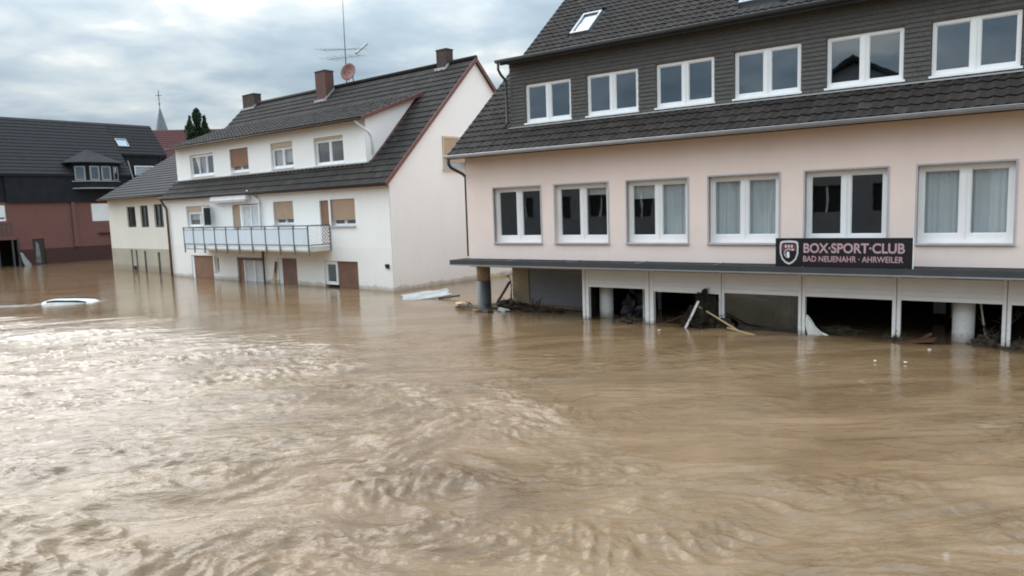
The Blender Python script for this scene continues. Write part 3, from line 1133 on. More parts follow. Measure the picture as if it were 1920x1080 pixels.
em = MB().prism(shield(1.08, -.006), (0, .006, 0)).build('emblem', SIGNG, SG)
MB().prism(shield(.90, -.009), (0, .003, 0)).build('field', SIGNB, em)
MB().prism([(.275 + a, -.012, .30 + b) for a, b in ((-.135, .03), (.135, .03), (.145, .10), (.135, .165), (0, .19), (-.135, .165), (-.145, .10))], (0, .003, 0)).build('chief', SIGNR, em)
for k in range(3):
    x = .195 + k * .06
    MB().prism([(x, -.0145, .405), (x + .035, -.0145, .405), (x + .035, -.0145, .46), (x, -.0145, .46)], (0, .0025, 0)).build('chief_mark', SIGNG, em)
arc = [(.275 + .105 * math.cos(t_), -.016, .285 + .105 * math.sin(t_)) for t_ in np.linspace(.7, 5.2, 16)]
arc2 = [(.275 + .065 * math.cos(t_) - .005, -.016, .29 + .07 * math.sin(t_)) for t_ in np.linspace(5.0, .9, 14)]
mm = MB()
for k in range(13):
    a1, a2 = arc[k], arc[k + 1]
    b1, b2 = arc2[13 - k], arc2[max(0, 12 - k)]
    mm.quad(a1, b1, b2, a2)
    mm.quad(a2, b2, b1, a1)
mm.build('crescent_mark', SIGNG, em)
MB().prism([(.25, -.017, .19), (.29, -.017, .20), (.285, -.017, .30), (.25, -.017, .33), (.225, -.017, .28)], (0, .003, 0)).build('figure_mark', FOIL, em)
MB().prism([(.345, -.017, .345), (.375, -.017, .35), (.37, -.017, .38), (.34, -.017, .375)], (0, .003, 0)).build('figure_mark', FOIL, em)

# ------------------------------------------------------------------ white apartment house
WH = thing('apartment_house', 'white rendered house with brown tiled roof, wide dormer and long balcony', 'house', WO, YW)
WL = -17.2
F1 = [(-15.2, -12.85, 2.5, 3.55), (-10.9, -8.72, 1.72, 3.52), (-7.55, -6.08, 2.53, 3.55), (-4.25, -3.66, 1.72, 3.50), (-3.54, -2.02, 2.44, 3.52)]
F0 = [(-15.1, -12.95, -1.5, 1.12), (-12.86, -12.44, .25, 1.12), (-10.82, -8.52, -1.5, 1.10), (-7.48, -6.09, -1.5, 1.12), (-4.2, -2.04, -1.5, 1.07)]
MB().wall(WL, 0, 1.62, 4.17, F1, 0.0, .24).build('facade_wall', WHITE, WH)
MB().wall(WL, 0, -1.5, 1.62, F0, 0.0, .24).build('ground_floor_wall', CREAM, WH)
WSL, WRY = .98, 4.95
wz = lambda y: 4.27 + WSL * y
m = MB().prism([(0, .0, -1.5), (0, 9.9, -1.5), (0, 9.9, 4.15), (0, WRY, wz(WRY) - .12), (0, 0, 4.15)], (-.03, 0, 0))
m.build('gable_wall', GABLE, WH)
m = MB().prism([(WL, .0, -1.5), (WL, 9.9, -1.5), (WL, 9.9, 4.15), (WL, WRY, wz(WRY) - .12), (WL, 0, 4.15)], (.03, 0, 0))
m.build('party_wall', GABLE, WH)
bx('back_wall', GABLE, WH, WL, 0, 9.7, 9.9, -1.5, 4.2)
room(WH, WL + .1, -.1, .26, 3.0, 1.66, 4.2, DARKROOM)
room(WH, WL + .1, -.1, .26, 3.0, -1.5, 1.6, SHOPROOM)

# first floor openings
w = window(WH, -15.15, -12.90, 2.55, 3.28, 0, inset=.10, fw=.09, mull=.12, bot=.08, panes=2, blinds=[(0, .55, CURTAIN), (1, .55, CURTAIN)], sill=(PVC, .05))
bx('shutter_box', BEIGE, w, -15.2, -12.85, .06, .2, 3.28, 3.55)
# casement standing open, seen edge on
m = MB()
cs, sn = math.cos(math.radians(62)), math.sin(math.radians(62))
for (d0, d1, z0, z1) in ((0, .06, 2.55, 3.5), (.62, .68, 2.55, 3.5), (.06, .62, 2.55, 2.62), (.06, .62, 3.43, 3.5)):
    m.prism([(-12.82 + d0 * cs, -.01 - d0 * sn, z0), (-12.82 + d1 * cs, -.01 - d1 * sn, z0), (-12.82 + d1 * cs, -.01 - d1 * sn, z1), (-12.82 + d0 * cs, -.01 - d0 * sn, z1)], (.045 * sn, .045 * cs, 0))
oc = m.build('open_casement', PVC, WH)
m = MB()
m.prism([(-12.80 + .06 * cs, -.01 - .06 * sn, 2.62), (-12.80 + .62 * cs, -.01 - .62 * sn, 2.62), (-12.80 + .62 * cs, -.01 - .62 * sn, 3.43), (-12.80 + .06 * cs, -.01 - .06 * sn, 3.43)], (.01 * sn, .01 * cs, 0))
m.build('pane', BLACK, oc)
# balcony doors
shutter(WH, -10.88, -10.28, 1.72, 3.5, .05, SHUT_T, .06, 'door_shutter', rail=False)
bx('door_jamb', PVC, WH, -10.28, -10.14, .03, .12, 1.72, 3.5)
d = bx('balcony_door', CURTAIN, WH, -10.14, -8.74, .10, .13, 1.72, 3.48)
m = MB()
m.box(-10.14, -10.07, .06, .10, 1.72, 3.48).box(-8.81, -8.74, .06, .10, 1.72, 3.48).box(-10.07, -8.81, .06, .10, 3.41, 3.48)
m.box(-9.47, -9.40, .06, .10, 1.72, 3.41)
m.build('door_frame', PVCO, d)
# awning cassette over the doors
m = MB()
m.prism([(-12.3, -.02, 3.98), (-12.3, -.26, 3.92), (-12.3, -.28, 3.74), (-12.3, -.02, 3.70)], (3.05, 0, 0))
aw = m.build('awning_cassette', PVCO, WH)
bx('awning_valance', GREYF, aw, -12.28, -9.28, -.285, -.27, 3.64, 3.74)
# shuttered windows
for (a, b, z0, z1, sm) in ((-7.55, -6.08, 2.53, 3.55, SHUT_T), (-3.54, -2.02, 2.44, 3.52, SHUT_T)):
    w = window(WH, a + .03, b - .03, z0 + .03, z1, 0, inset=.13, fw=.06, mull=.13, bot=.07, panes=2, sill=(GREYF, .07))
    shutter(w, a + .05, b - .05, z0 + .30, z1, .05, sm, .05, 'roller_shutter')
shutter(WH, -4.23, -3.68, 1.72, 3.48, .05, SHUT_B, .055, 'door_shutter', rail=False)
bx('door_jamb', PVC, WH, -3.66, -3.54, -.006, .10, 1.72, 3.52)

# ground floor openings, awash
for (a, b, z1, sm) in ((-14.9, -13.05, 1.10, SHUT_B), (-7.25, -6.12, 1.10, SHUT_R), (-3.36, -2.06, 1.05, SHUT_R)):
    shutter(WH, a, b, -1.2, z1, .07, sm, .055, rail=False)
m = MB()
m.box(-15.1, -14.9, .04, .12, -1.5, 1.12).box(-13.05, -12.95, .04, .12, -1.5, 1.12)
m.build('door_frame', PVCO, WH)
window(WH, -12.86, -12.44, .25, 1.12, 0, inset=.1, fw=.07, panes=1, bot=.08)
bx('door_leaf', SHUT_R, WH, -10.80, -10.34, .08, .12, -1.5, .98)
bx('lintel_board', WOODR, WH, -10.80, -8.54, .02, .09, .98, 1.10)
d = bx('glazed_door', CURTAIN, WH, -10.30, -8.62, .12, .15, -1.5, .98)
m = MB()
m.box(-10.34, -10.26, .06, .12, -1.5, .98).box(-8.62, -8.54, .06, .14, -1.5, .98).box(-9.5, -9.43, .07, .12, -1.5, .98)
m.build('door_frame', PVCO, d)
m = MB()
m.box(-7.48, -7.36, .05, .12, -1.5, 1.12).box(-7.36, -7.25, .06, .12, -1.5, 1.1)
m.build('door_frame', PVCO, WH)
MB().prism([(-7.95, -.05, .12), (-7.72, -.05, .05), (-7.52, -.05, .85), (-7.62, -.05, .98), (-7.78, -.05, .5)], (0, .03, 0)).build('split_board', WOODY, WH)
MB().prism([(-7.70, -.09, .5), (-7.62, -.09, .45), (-7.50, -.09, .92), (-7.58, -.09, .98)], (0, .03, 0)).build('split_board', WOODR, WH)
window(WH, -4.18, -3.40, .10, 1.05, 0, inset=.06, fw=.10, panes=1, bot=.10)
m = MB()
m.box(-.36, -.20, -.06, -.002, .86, 1.02)
m.prism([(-.34, -.06, .88), (-.22, -.06, .88), (-.24, -.12, .94), (-.32, -.12, .94)], (0, 0, .08))
m.build('wall_lamp', BLACK, WH)

# balcony
BY = -1.02
B0, B1 = -13.5, -3.62
bal = bx('balcony', CONC, WH, B0 + .05, B1, BY, -.002, 1.50, 1.70)
bx('slab_edge', PVCO, bal, B0 + .03, B1 + .02, BY - .02, BY, 1.56, 1.712)
bp = [-13.49, -12.58, -11.64, -10.67, -9.69, -8.69, -7.63, -6.60, -5.60, -4.60, -3.64]
for u in bp:
    bx('railing_post', RAIL, bal, u - .025, u + .025, BY - .07, BY - .022, 1.36, 2.50)
m = MB()
m.box(B0 - .03, B1 + .03, BY - .085, BY - .02, 2.50, 2.55).box(B0, B1, BY - .06, BY - .03, 1.74, 1.785).box(B0, B1, BY - .06, BY - .03, 2.40, 2.43)
m.build('handrail', RAIL, bal)
for a, b in zip(bp, bp[1:]):
    bx('railing_panel', PANEL, bal, a + .04, b - .04, BY - .055, BY - .04, 1.79, 2.395)
# lattice return at the right end
m = MB()
X = B1
m.box(X - .02, X + .02, BY - .02, -.03, 2.50, 2.55).box(X - .015, X + .015, BY - .02, -.03, 1.74, 1.78)
m.box(X - .02, X + .02, -.06, -.02, 1.5, 2.50)
ret = m.build('side_rail', RAIL, bal)
m = MB()
for k in range(-5, 8):
    y0 = BY + .14 * k
    for sgn in (1, -1):
        ya, za, yb, zb = (y0, 1.79, y0 + .70, 2.49) if sgn > 0 else (y0, 2.49, y0 + .70, 1.79)
        ta = max(0, (BY + .02 - ya) / .70)
        tb = min(1, (-.08 - ya) / .70)
        if tb > ta:
            m.tube([(X + .012 * sgn, ya + .70 * ta, za + (zb - za) * ta), (X + .004 * sgn, ya + .70 * tb, za + (zb - za) * tb)], .016, 4)
tag(m.build('lattice', PVCO, ret), kind='stuff')
# left end: bare rails
m = MB()
m.box(B0 - .02, B0 + .02, BY, -.03, 2.50, 2.55).box(B0 - .015, B0 + .015, BY, -.03, 1.74, 1.78)
m.build('side_rail', RAIL, bal)

# pipes
MB().tube([(-9.25, -.16, 4.10), (-9.2, -.14, 4.02), (-8.52, -.08, 3.66), (-8.45, -.08, 3.55)], .05, 8).build('pipe_offset', PVCO, WH, True)
MB().tube([(-8.45, -.08, 3.55), (-8.45, -.08, 1.70)], .042, 8).build('downpipe', GREYF, WH, True)
MB().tube([(-8.45, -.10, 1.5), (-8.45, -.10, -1.0)], .045, 8).build('downpipe', BROWNP, WH, True)
MB().tube([(WL - .25, -.22, 4.08), (WL - .2, -.2, 3.95), (WL + .12, -.10, 3.5), (WL + .14, -.09, 3.35), (WL + .14, -.09, -1.0)], .06, 8).build('corner_pipe', BROWNP, WH, True)

# roof
wroof = MB().prism([(WL - .1, -.24, wz(-.24) - .05), (WL - .1, WRY, wz(WRY) - .05), (WL - .1, WRY, wz(WRY) - .13), (WL - .1, -.24, wz(-.24) - .13)], (-WL + .22, 0, 0)).build('roof', VERGE, WH)
m = MB().prism([(WL - .1, 10.14, wz(-.24) - .05), (WL - .1, WRY, wz(WRY) - .05), (WL - .1, WRY, wz(WRY) - .13), (WL - .1, 10.14, wz(-.24) - .13)], (-WL + .22, 0, 0))
m.build('rear_slope', TILE_W, wroof)
m = MB().prism([(.12, -.26, wz(-.26) - .17), (.12, WRY, wz(WRY) - .17), (.12, WRY, wz(WRY) + .03), (.12, -.26, wz(-.26) + .03)], (.03, 0, 0))
m.build('verge_board', VERGE, wroof)
m = MB().prism([(.12, 10.16, wz(-.26) - .17), (.12, WRY, wz(WRY) - .17), (.12, WRY, wz(WRY) + .03), (.12, 10.16, wz(-.26) + .03)], (.03, 0, 0))
m.build('verge_board', VERGE, wroof)
DYW = .59
JY = 3.62                        # where the dormer roof dies into the main roof
spots = tile_spots(WL - .1, .13, -.26, wz(-.26) - .04, WSL, WRY + .26, .30, .34, lambda u, y: u < -1.75 and .56 < y < JY - .35)
lay_tiles(wroof, spots, tile_proto(.305, .34, .022, .035), WSL, TILE_W, 'tile_field')
MB().tube([(WL - .1, WRY, wz(WRY) - .0), (.14, WRY, wz(WRY) - .0)], .10, 8).build('ridge_cap', TILE_W, wroof, True)
gutter(WH, WL - .15, .1, -.31, 4.02, .065, ZINCD)
# dormer
DU0, DU1 = -17.0, -1.85
dhw = [(-15.57, -13.30, 5.02, 6.10), (-11.78, -10.20, 5.02, 6.12), (-8.36, -6.70, 4.99, 6.12), (-5.18, -3.26, 4.94, 6.08)]
wd = MB().wall(DU0, DU1, 4.55, 6.62, dhw, DYW, .2).build('dormer', WHITE, WH)
room(WH, DU0 + .1, DU1 - .1, DYW + .21, 3.0, 4.9, 6.55, DARKROOM)
DRS = .37
dz = lambda y: 6.60 + DRS * (y - .29)
MB().prism([(DU1, DYW, 4.75), (DU1, JY - .2, 7.68), (DU1, DYW, dz(DYW) - .08)], (-.03, 0, 0)).build('dormer_cheek', WHITE, wd)
MB().prism([(DU0, DYW, 4.75), (DU0, JY - .2, 7.68), (DU0, DYW, dz(DYW) - .08)], (.03, 0, 0)).build('dormer_cheek', WHITE, wd)
MB().prism([(DU0 - .15, .29, dz(.29) - .10), (DU0 - .15, .29, dz(.29) - .02), (DU0 - .15, JY + .1, dz(JY + .1) - .02), (DU0 - .15, JY + .1, dz(JY + .1) - .10)], (DU1 - DU0 + .33, 0, 0)).build('dormer_roof', TILE_W, wd)
spots = tile_spots(DU0 - .15, DU1 + .18, .27, dz(.27) - .01, DRS, JY - .35, .30, .34)
lay_tiles(wd, spots, tile_proto(.305, .34, .02, .03), DRS, TILE_W, 'tile_field')
MB().prism([(DU1 + .18, .27, dz(.27) - .13), (DU1 + .18, .27, dz(.27) + .03), (DU1 + .18, JY, dz(JY) + .03), (DU1 + .18, JY, dz(JY) - .13)], (.03, 0, 0)).build('verge_board', VERGE, wd)
gutter(WH, DU0 - .2, DU1 + .1, .22, 6.52, .06, BROWNP, 'dormer_gutter')
bx('apron_flashing', LEAD, wd, DU0, DU1 + .1, DYW - .10, DYW - .004, 4.875, 4.91)
MB().tube([(-2.02, .22, 6.50), (-1.96, .3, 6.38), (-1.80, .78, 6.02), (-1.80, .86, 5.9), (-1.80, .86, 5.25)], .04, 8).build('pipe_offset', PVCO, WH, True)
# dormer windows
w = window(WH, -15.55, -13.32, 5.04, 6.08, DYW, inset=.08, fw=.07, mull=.10, bot=.10, panes=3, sill=(PVC, .06), name='dormer_window', blinds=[(1, 1.0, CURTAIN)])
MB().prism([(-14.72, DYW + .05, 5.18), (-14.65, DYW - .16, 6.0), (-14.58, DYW - .16, 6.0), (-14.66, DYW + .05, 5.18)], (.02, .03, 0)).build('tilted_sash', PVC, w)
w = window(WH, -11.76, -10.22, 5.04, 6.10, DYW, inset=.12, fw=.07, mull=.12, bot=.09, panes=2, sill=(PVC, .06), name='dormer_window')
shutter(w, -11.76, -10.22, 5.32, 6.10, DYW + .05, SHUT_B, .05)
w = window(WH, -8.33, -6.73, 5.02, 5.90, DYW, inset=.10, fw=.07, mull=.12, bot=.09, panes=2, sill=(PVC, .06), name='dormer_window', blinds=[(0, 1.0, CURTAIN), (1, .8, CURTAIN)])
bx('shutter_box', BEIGE, w, -8.36, -6.70, DYW + .05, DYW + .2, 5.90, 6.12)
w = window(WH, -5.15, -3.29, 4.97, 5.97, DYW, inset=.10, fw=.07, mull=.12, bot=.09, panes=2, sill=(PVC, .06), name='dormer_window')
bx('shutter_box', BEIGE, w, -5.18, -3.26, DYW + .05, DYW + .2, 5.97, 6.08)
# window in the gable wall, shutter down
gw = MB().box(0.0, .05, 2.88, 2.94, 4.55, 5.86).box(0.0, .05, 4.40, 4.46, 4.55, 5.86).box(0.0, .05, 2.94, 4.40, 5.78, 5.86).box(0, .09, 2.84, 4.5, 4.50, 4.55).build('gable_window', BEIGE, WH)
m = MB()
z = 5.78
while z > 4.9:
    m.box(.004, .03, 2.94, 4.40, z - .055, z - .006)
    z -= .055
tag(m.build('shutter_slats', SHUT_T, gw), kind='stuff')
bx('shutter_backing', BEIGE, gw, .001, .004, 2.94, 4.40, 4.86, 5.78)
bx('pane', GLASSD, gw, .006, .012, 2.94, 4.40, 4.56, 4.86)
# chimneys
for (a, b, y0, y1, z0, z1, mt) in ((-17.2, -16.05, 4.75, 5.2, 8.5, 9.62, CHIMD), (-9.85, -9.05, 4.3, 4.8, 8.0, 9.82, CHIM), (-1.95, -1.35, 4.75, 5.15, 8.5, 9.66, CHIMD)):
    c = bx('chimney', mt, wroof, a, b, y0, y1, z0, z1)
    bx('chimney_cap', CHIMD, c, a - .02, b + .02, y0 - .02, y1 + .02, z1, z1 + .05)
    yq = y0 - .03
    m = MB()
    m.box(a - .06, b + .06, y0 - .10, y0 - .002, wz(y0 - .1) - .02, wz(y0 - .1) + .10)
    m.prism([(b + .002, y0 - .1, wz(y0 - .1)), (b + .002, y0 - .1, wz(y0 - .1) + .10), (b + .002, min(y1, WRY), wz(min(y1, WRY)) + .10), (b + .002, min(y1, WRY), wz(min(y1, WRY)))], (.03, 0, 0))
    m.build('flashing', LEAD, c)
# aerial mast and dish
mast = MB().tube([(-8.25, WRY, 9.0), (-8.23, WRY, 11.4), (-8.18, WRY, 14.2)], [.026, .02, .008], 8).build('aerial_mast', IRON, WH, True)


def yagi(z, u0, u1, nel, el, tilt):
    m = MB()
    m.tube([(u0, WRY - .03, z), (u1, WRY - .03, z + tilt)], .016, 6)
    for k in range(nel):
        f_ = k / (nel - 1)
        u = u0 + (u1 - u0) * f_
        l_ = el * (1 - .35 * f_)
        m.tube([(u, WRY - .03 - l_, z + tilt * f_), (u, WRY - .03 + l_, z + tilt * f_)], .009, 5)
    m.build('aerial', ALU, mast)


yagi(11.02, -10.0, -6.95, 9, .42, -.42)
yagi(10.5, -9.5, -7.1, 6, .55, -.18)
MB().tube([(-7.0, WRY - .35, 10.35), (-7.0, WRY + .35, 10.9)], .05, 6).build('aerial_reflector', ALU, mast)
m = MB()
dc = Vector((-7.72, WRY - .25, 9.60))
dn = Vector((.25, -.95, .22)).normalized()
da = dn.orthogonal().normalized()
db = dn.cross(da)
i0 = len(m.v)
rings = 5
for k in range(rings + 1):
    rr_ = .42 * k / rings
    for j in range(20):
        t_ = 2 * math.pi * j / 20
        m.v.append(tuple(dc + da * rr_ * math.cos(t_) + db * rr_ * math.sin(t_) + dn * (.5 * rr_ * rr_)))
for k in range(rings):
    for j in range(20):
        m.f.append((k * 20 + j, k * 20 + (j + 1) % 20, (k + 1) * 20 + (j + 1) % 20, (k + 1) * 20 + j))
ds = m.build('satellite_dish', DISH, WH, True)
sm_ = ds.modifiers.new('solid', 'SOLIDIFY')
sm_.thickness = .015
m = MB().tube([dc + db * -.0 + Vector((0, 0, -.4)), dc + dn * .42 + Vector((0, 0, -.12))], .012, 5)
m.box(dc.x + dn.x * .42 - .03, dc.x + dn.x * .42 + .03, dc.y + dn.y * .42 - .05, dc.y + dn.y * .42 + .05, dc.z + dn.z * .42 - .2, dc.z + dn.z * .42 - .1)
m.build('feed_arm', DISH, ds)
MB().tube([(-7.72, WRY - .2, 9.60), (-7.72, WRY - .05, 9.5), (-7.72, WRY, 9.0)], .025, 6).build('dish_post', IRON, ds)

# ------------------------------------------------------------------ low annex
AN = thing('annex_house', 'low cream house with dark roof joined to the left of the white house', 'house', loc2w(WO, YW, -17.3, 1.0, 0), YW)
A0 = -9.55
ah = [(-7.01, -5.90, 2.55, 3.75), (-5.26, -4.28, 2.54, 3.77), (-3.56, -2.48, 2.52, 3.80)]
bh = [(-6.94, -6.72, -1.5, 1.25), (-6.32, -6.10, -1.5, 1.22), (-5.26, -4.98, -1.5, 1.18), (-3.57, -3.27, -1.5, 1.12)]
MB().wall(A0, -.05, 1.30, 4.25, ah, 0, .2).build('facade_wall', ANNEXW, AN)
MB().wall(A0, -.05, -1.5, 1.30, bh, 0, .2).build('ground_floor_wall', ANNEXB, AN)
MB().prism([(A0, 0, -1.5), (A0, 9.8, -1.5), (A0, 9.8, 4.2), (A0, 4.9, 7.0), (A0, 0, 4.2)], (.03, 0, 0)).build('gable_wall', ANNEXW, AN)
room(AN, A0 + .1, -.1, .22, 2.5, -1.5, 4.2, DARKROOM)
for (a, b, z0, z1) in ah:
    window(AN, a, b, z0, z1, 0, inset=.08, fw=.06, panes=2, mull=.10, bot=.07, mat=IRON)
for (a, b, z0, z1) in bh:
    bx('door_post', IRON, AN, a + .02, b - .02, .05, .12, z0, z1)
bx('letter_box', BLACK, AN, -6.62, -6.36, -.05, .06, .05, .28)
ASL = .58
az = lambda y: 4.30 + ASL * (y + .42)
ar = MB().prism([(A0 - .2, -.42, az(-.42) - .12), (A0 - .2, -.42, az(-.42) - .02), (A0 - .2, 4.9, az(4.9) - .02), (A0 - .2, 4.9, az(4.9) - .12)], (-A0 + .3, 0, 0)).build('roof', TILE_D, AN)
courses(A0 - .2, .1, -.44, az(-.44) + .0, ASL, 5.34, .34, .035).build('tile_courses', TILE_D, ar)
MB().prism([(A0 - .2, 10.2, az(-.42) - .1), (A0 - .2, 4.9, az(4.9) - .1), (A0 - .2, 4.9, az(4.9)), (A0 - .2, 10.2, az(-.42))], (-A0 + .3, 0, 0)).build('rear_slope', TILE_W, ar)
gutter(AN, A0 - .22, -.0, -.48, 4.24, .065, BROWNP)
m = MB()
for (a, b, c, d) in ((-3.75, -3.67, 1.6, 2.5), (-3.0, -2.92, 1.6, 2.5), (-3.67, -3.0, 1.6, 1.68), (-3.67, -3.0, 2.42, 2.5)):
    m.prism([(a, c, az(c) + .02), (b, c, az(c) + .02), (b, d, az(d) + .02), (a, d, az(d) + .02)], (0, -.06, .1))
skl = m.build('skylight', ZINC, ar)
MB().prism([(-3.67, 1.68, az(1.68) + .07), (-3.0, 1.68, az(1.68) + .07), (-3.0, 2.42, az(2.42) + .07), (-3.67, 2.42, az(2.42) + .07)], (0, -.008, .012)).build('skylight_pane', SKYL, ar)

# ------------------------------------------------------------------ brick house
BH = thing('brick_house', 'red brick house with black slate band, bay turret and steep dark roof', 'house', BO, YB)
bwh = [(1.14, 2.42, 2.98, 4.32), (-7.2, -4.42, 3.2, 4.32), (-3.0, -2.24, -1.5, 1.85), (-7.5, -3.95, -1.5, 1.85)]
MB().wall(-9.5, 7.5, 1.12, 4.50, bwh, 0, .3).build('brick_wall', BRICK, BH)
MB().wall(-9.5, 7.5, -1.5, 1.12, bwh, -.02, .3).build('plinth_wall', BRICKW, BH)
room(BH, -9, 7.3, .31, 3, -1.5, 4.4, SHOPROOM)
bx('pilaster', BRICK, BH, -.25, .0, -.14, -.002, 1.13, 4.45)
for (a, b, z0, z1) in bwh[:2]:
    wq = window(BH, a, b, z0, z1, 0, inset=.08, fw=.08, panes=2 if a < 0 else 1, mull=.1)
    shutter(wq, a + .05, b - .05, z0 + (.0 if a > 0 else .3), z1, .03, PVCO, .07)
bx('brick_ledge', BRICKW, BH, 1.5, 2.6, -.18, -.002, 2.0, 2.1)
bk = bx('balcony', BRICK, BH, -7.6, -4.35, -.9, -.002, 1.9, 2.1)
m = MB()
for k in range(12):
    m.box(-7.55 + k * .28, -7.5 + k * .28, -.88, -.84, 2.1, 2.95)
m.box(-7.6, -4.35, -.9, -.82, 2.95, 3.02)
m.build('railing', IRON, bk)
for u in (-6.6, -5.2, -4.32, -3.97):
    bx('porch_post', IRON, BH, u, u + .13, -.1, .02, -1.5, 1.88)
dr = bx('door', BLACK, BH, -2.98, -2.26, .06, .12, -1.5, 1.83)
MB().prism([(-2.86, .05, 0.1), (-2.5, .05, .1), (-2.6, .05, 1.5), (-2.78, .05, 1.65)], (0, .008, 0)).build('pane', GLASSD, dr)
# slate band and roof
band = bx('slate_band', SLATE_D, BH, -4.35, 4.0, -.16, .1, 4.46, 6.50)
bx('upper_wall', SLATE_D, BH, -9.5, 6.6, .0, .2, 4.5, 6.5)
BSL = 1.02
bz = lambda y: 6.50 + BSL * (y + .25)
br = MB().prism([(-9.7, -.25, bz(-.25) - .15), (-9.7, -.25, bz(-.25) - .02), (-9.7, 4.1, bz(4.1) - .02), (-9.7, 4.1, bz(4.1) - .15)], (14.0, 0, 0)).build('roof', TILE_D, BH)
courses(-9.7, 4.3, -.27, bz(-.27), BSL, 4.37, .36, .05).build('tile_courses', TILE_D, br)
# right part: the slope is cut back over a recessed loggia
MB().prism([(4.3, 1.5, bz(1.5) - .15), (4.3, 1.5, bz(1.5) - .02), (4.3, 4.1, bz(4.1) - .02), (4.3, 4.1, bz(4.1) - .15)], (3.7, 0, 0)).build('upper_slope', TILE_D, br)
courses(4.3, 8.0, 1.48, bz(1.48), BSL, 2.62, .36, .05).build('tile_courses', TILE_D, br)
MB().prism([(-9.7, 8.5, 6.4), (-9.7, 4.1, bz(4.1) - .1), (-9.7, 4.1, bz(4.1)), (-9.7, 8.5, 6.5)], (17.7, 0, 0)).build('rear_slope', TILE_D, br)
MB().prism([(7.5, 0, -1.5), (7.5, 8.2, -1.5), (7.5, 8.2, 6.5), (7.5, 4.1, 10.7), (7.5, 1.5, 8.1), (7.5, 1.2, 6.4), (7.5, 0, 4.5)], (-.05, 0, 0)).build('gable_wall', BRICKW, BH)
lw = bx('loggia_wall', SLATE_D, BH, 4.3, 7.4, 1.6, 1.75, 4.5, 8.3)
bx('loggia_parapet', SLATE_D, BH, 4.3, 7.4, -.1, .1, 4.5, 6.3)
wq = window(BH, 5.3, 6.9, 6.3, 7.35, 1.55, inset=-.02, fw=.06, panes=1, name='loggia_window')
bx('blind', PVCO, wq, 5.36, 6.84, 1.60, 1.61, 6.4, 7.3)
MB().tube([(4.05, -.25, 7.6), (4.35, -.25, 6.1)], .05, 6).build('sloping_rail', ZINC, BH)
m = MB()
for (a, b, c, d) in ((4.42, 4.48, 2.05, 2.7), (5.22, 5.28, 2.05, 2.7), (4.48, 5.22, 2.05, 2.11), (4.48, 5.22, 2.64, 2.7)):
    m.prism([(a, c, bz(c) + .03), (b, c, bz(c) + .03), (b, d, bz(d) + .03), (a, d, bz(d) + .03)], (0, -.06, .06))
m.build('skylight', ZINC, br)
MB().prism([(4.48, 2.11, bz(2.11) + .07), (5.22, 2.11, bz(2.11) + .07), (5.22, 2.64, bz(2.64) + .07), (4.48, 2.64, bz(2.64) + .07)], (0, -.01, .01)).build('skylight_pane', SKYL, br)
# bay turret: five-sided, with a faceted roof
tb = [(0.05, 0.6), (.05, -.15), (.85, -.85), (2.55, -.85), (3.3, -.15), (3.3, .6)]
tcx, tcy = 1.68, .3
m = MB()
m.prism([(x, y, 5.5) for x, y in tb], (0, 0, 1.9))
bt = m.build('bay_turret', SLATE_D, BH)
m = MB()
for s0, s1, z0, z1 in ((1.06, 1.12, 5.42, 5.5), (1.06, 1.06, 5.95, 6.02)):
    m.prism([(tcx + (x - tcx) * s0, tcy + (y - tcy) * s0, z0) for x, y in tb], (0, 0, z1 - z0))
m.build('turret_sill', ZINC, bt)
m = MB()
ov = [(tcx + (x - tcx) * 1.28, tcy + (y - tcy) * 1.25, 7.38) for x, y in tb]
apex = (tcx, 1.2, 8.5)
for a, b in zip(ov, ov[1:]):
    m.quad(a, b, apex)
m.v += ov
k0 = len(m.v) - 6
m.f.append(tuple(range(k0 + 5, k0 - 1, -1)))
m.prism([(x, y, 7.33) for x, y, z in ov], (0, 0, .04))
m.build('turret_roof', SLATE_D, bt)


def facet_window(a, b, f0, f1):
    ax, ay = a
    bx_, by_ = b
    d = Vector((bx_ - ax, by_ - ay, 0))
    L_ = d.length
    d.normalize()
    n_ = Vector((d.y, -d.x, 0))
    o = Vector((ax, ay, 0)) + n_ * .02
    m = MB()
    P_ = lambda s, z: o + d * s + Vector((0, 0, z))
    s0, s1 = L_ * f0, L_ * f1
    for (q0, q1, z0, z1) in ((s0, s0 + .10, 6.05, 7.1), (s1 - .10, s1, 6.05, 7.1), (s0 + .1, s1 - .1, 6.05, 6.13), (s0 + .1, s1 - .1, 7.02, 7.1)):
        m.prism([P_(q0, z0), P_(q1, z0), P_(q1, z1), P_(q0, z1)], n_ * .04)
    w_ = m.build('turret_window', ALU, bt)
    return w_, P_, s0, s1, n_


for a, b, segs in ((tb[1], tb[2], [(.15, .85)]), (tb[2], tb[3], [(.06, .46), (.54, .94)]), (tb[3], tb[4], [(.15, .85)])):
    for f0, f1 in segs:
        w_, P_, s0, s1, n_ = facet_window(a, b, f0, f1)
        MB().prism([P_(s0 + .1, 6.13), P_(s1 - .1, 6.13), P_(s1 - .1, 7.02), P_(s0 + .1, 7.02)], n_ * .01).build('turret_pane', GLASSD, bt)

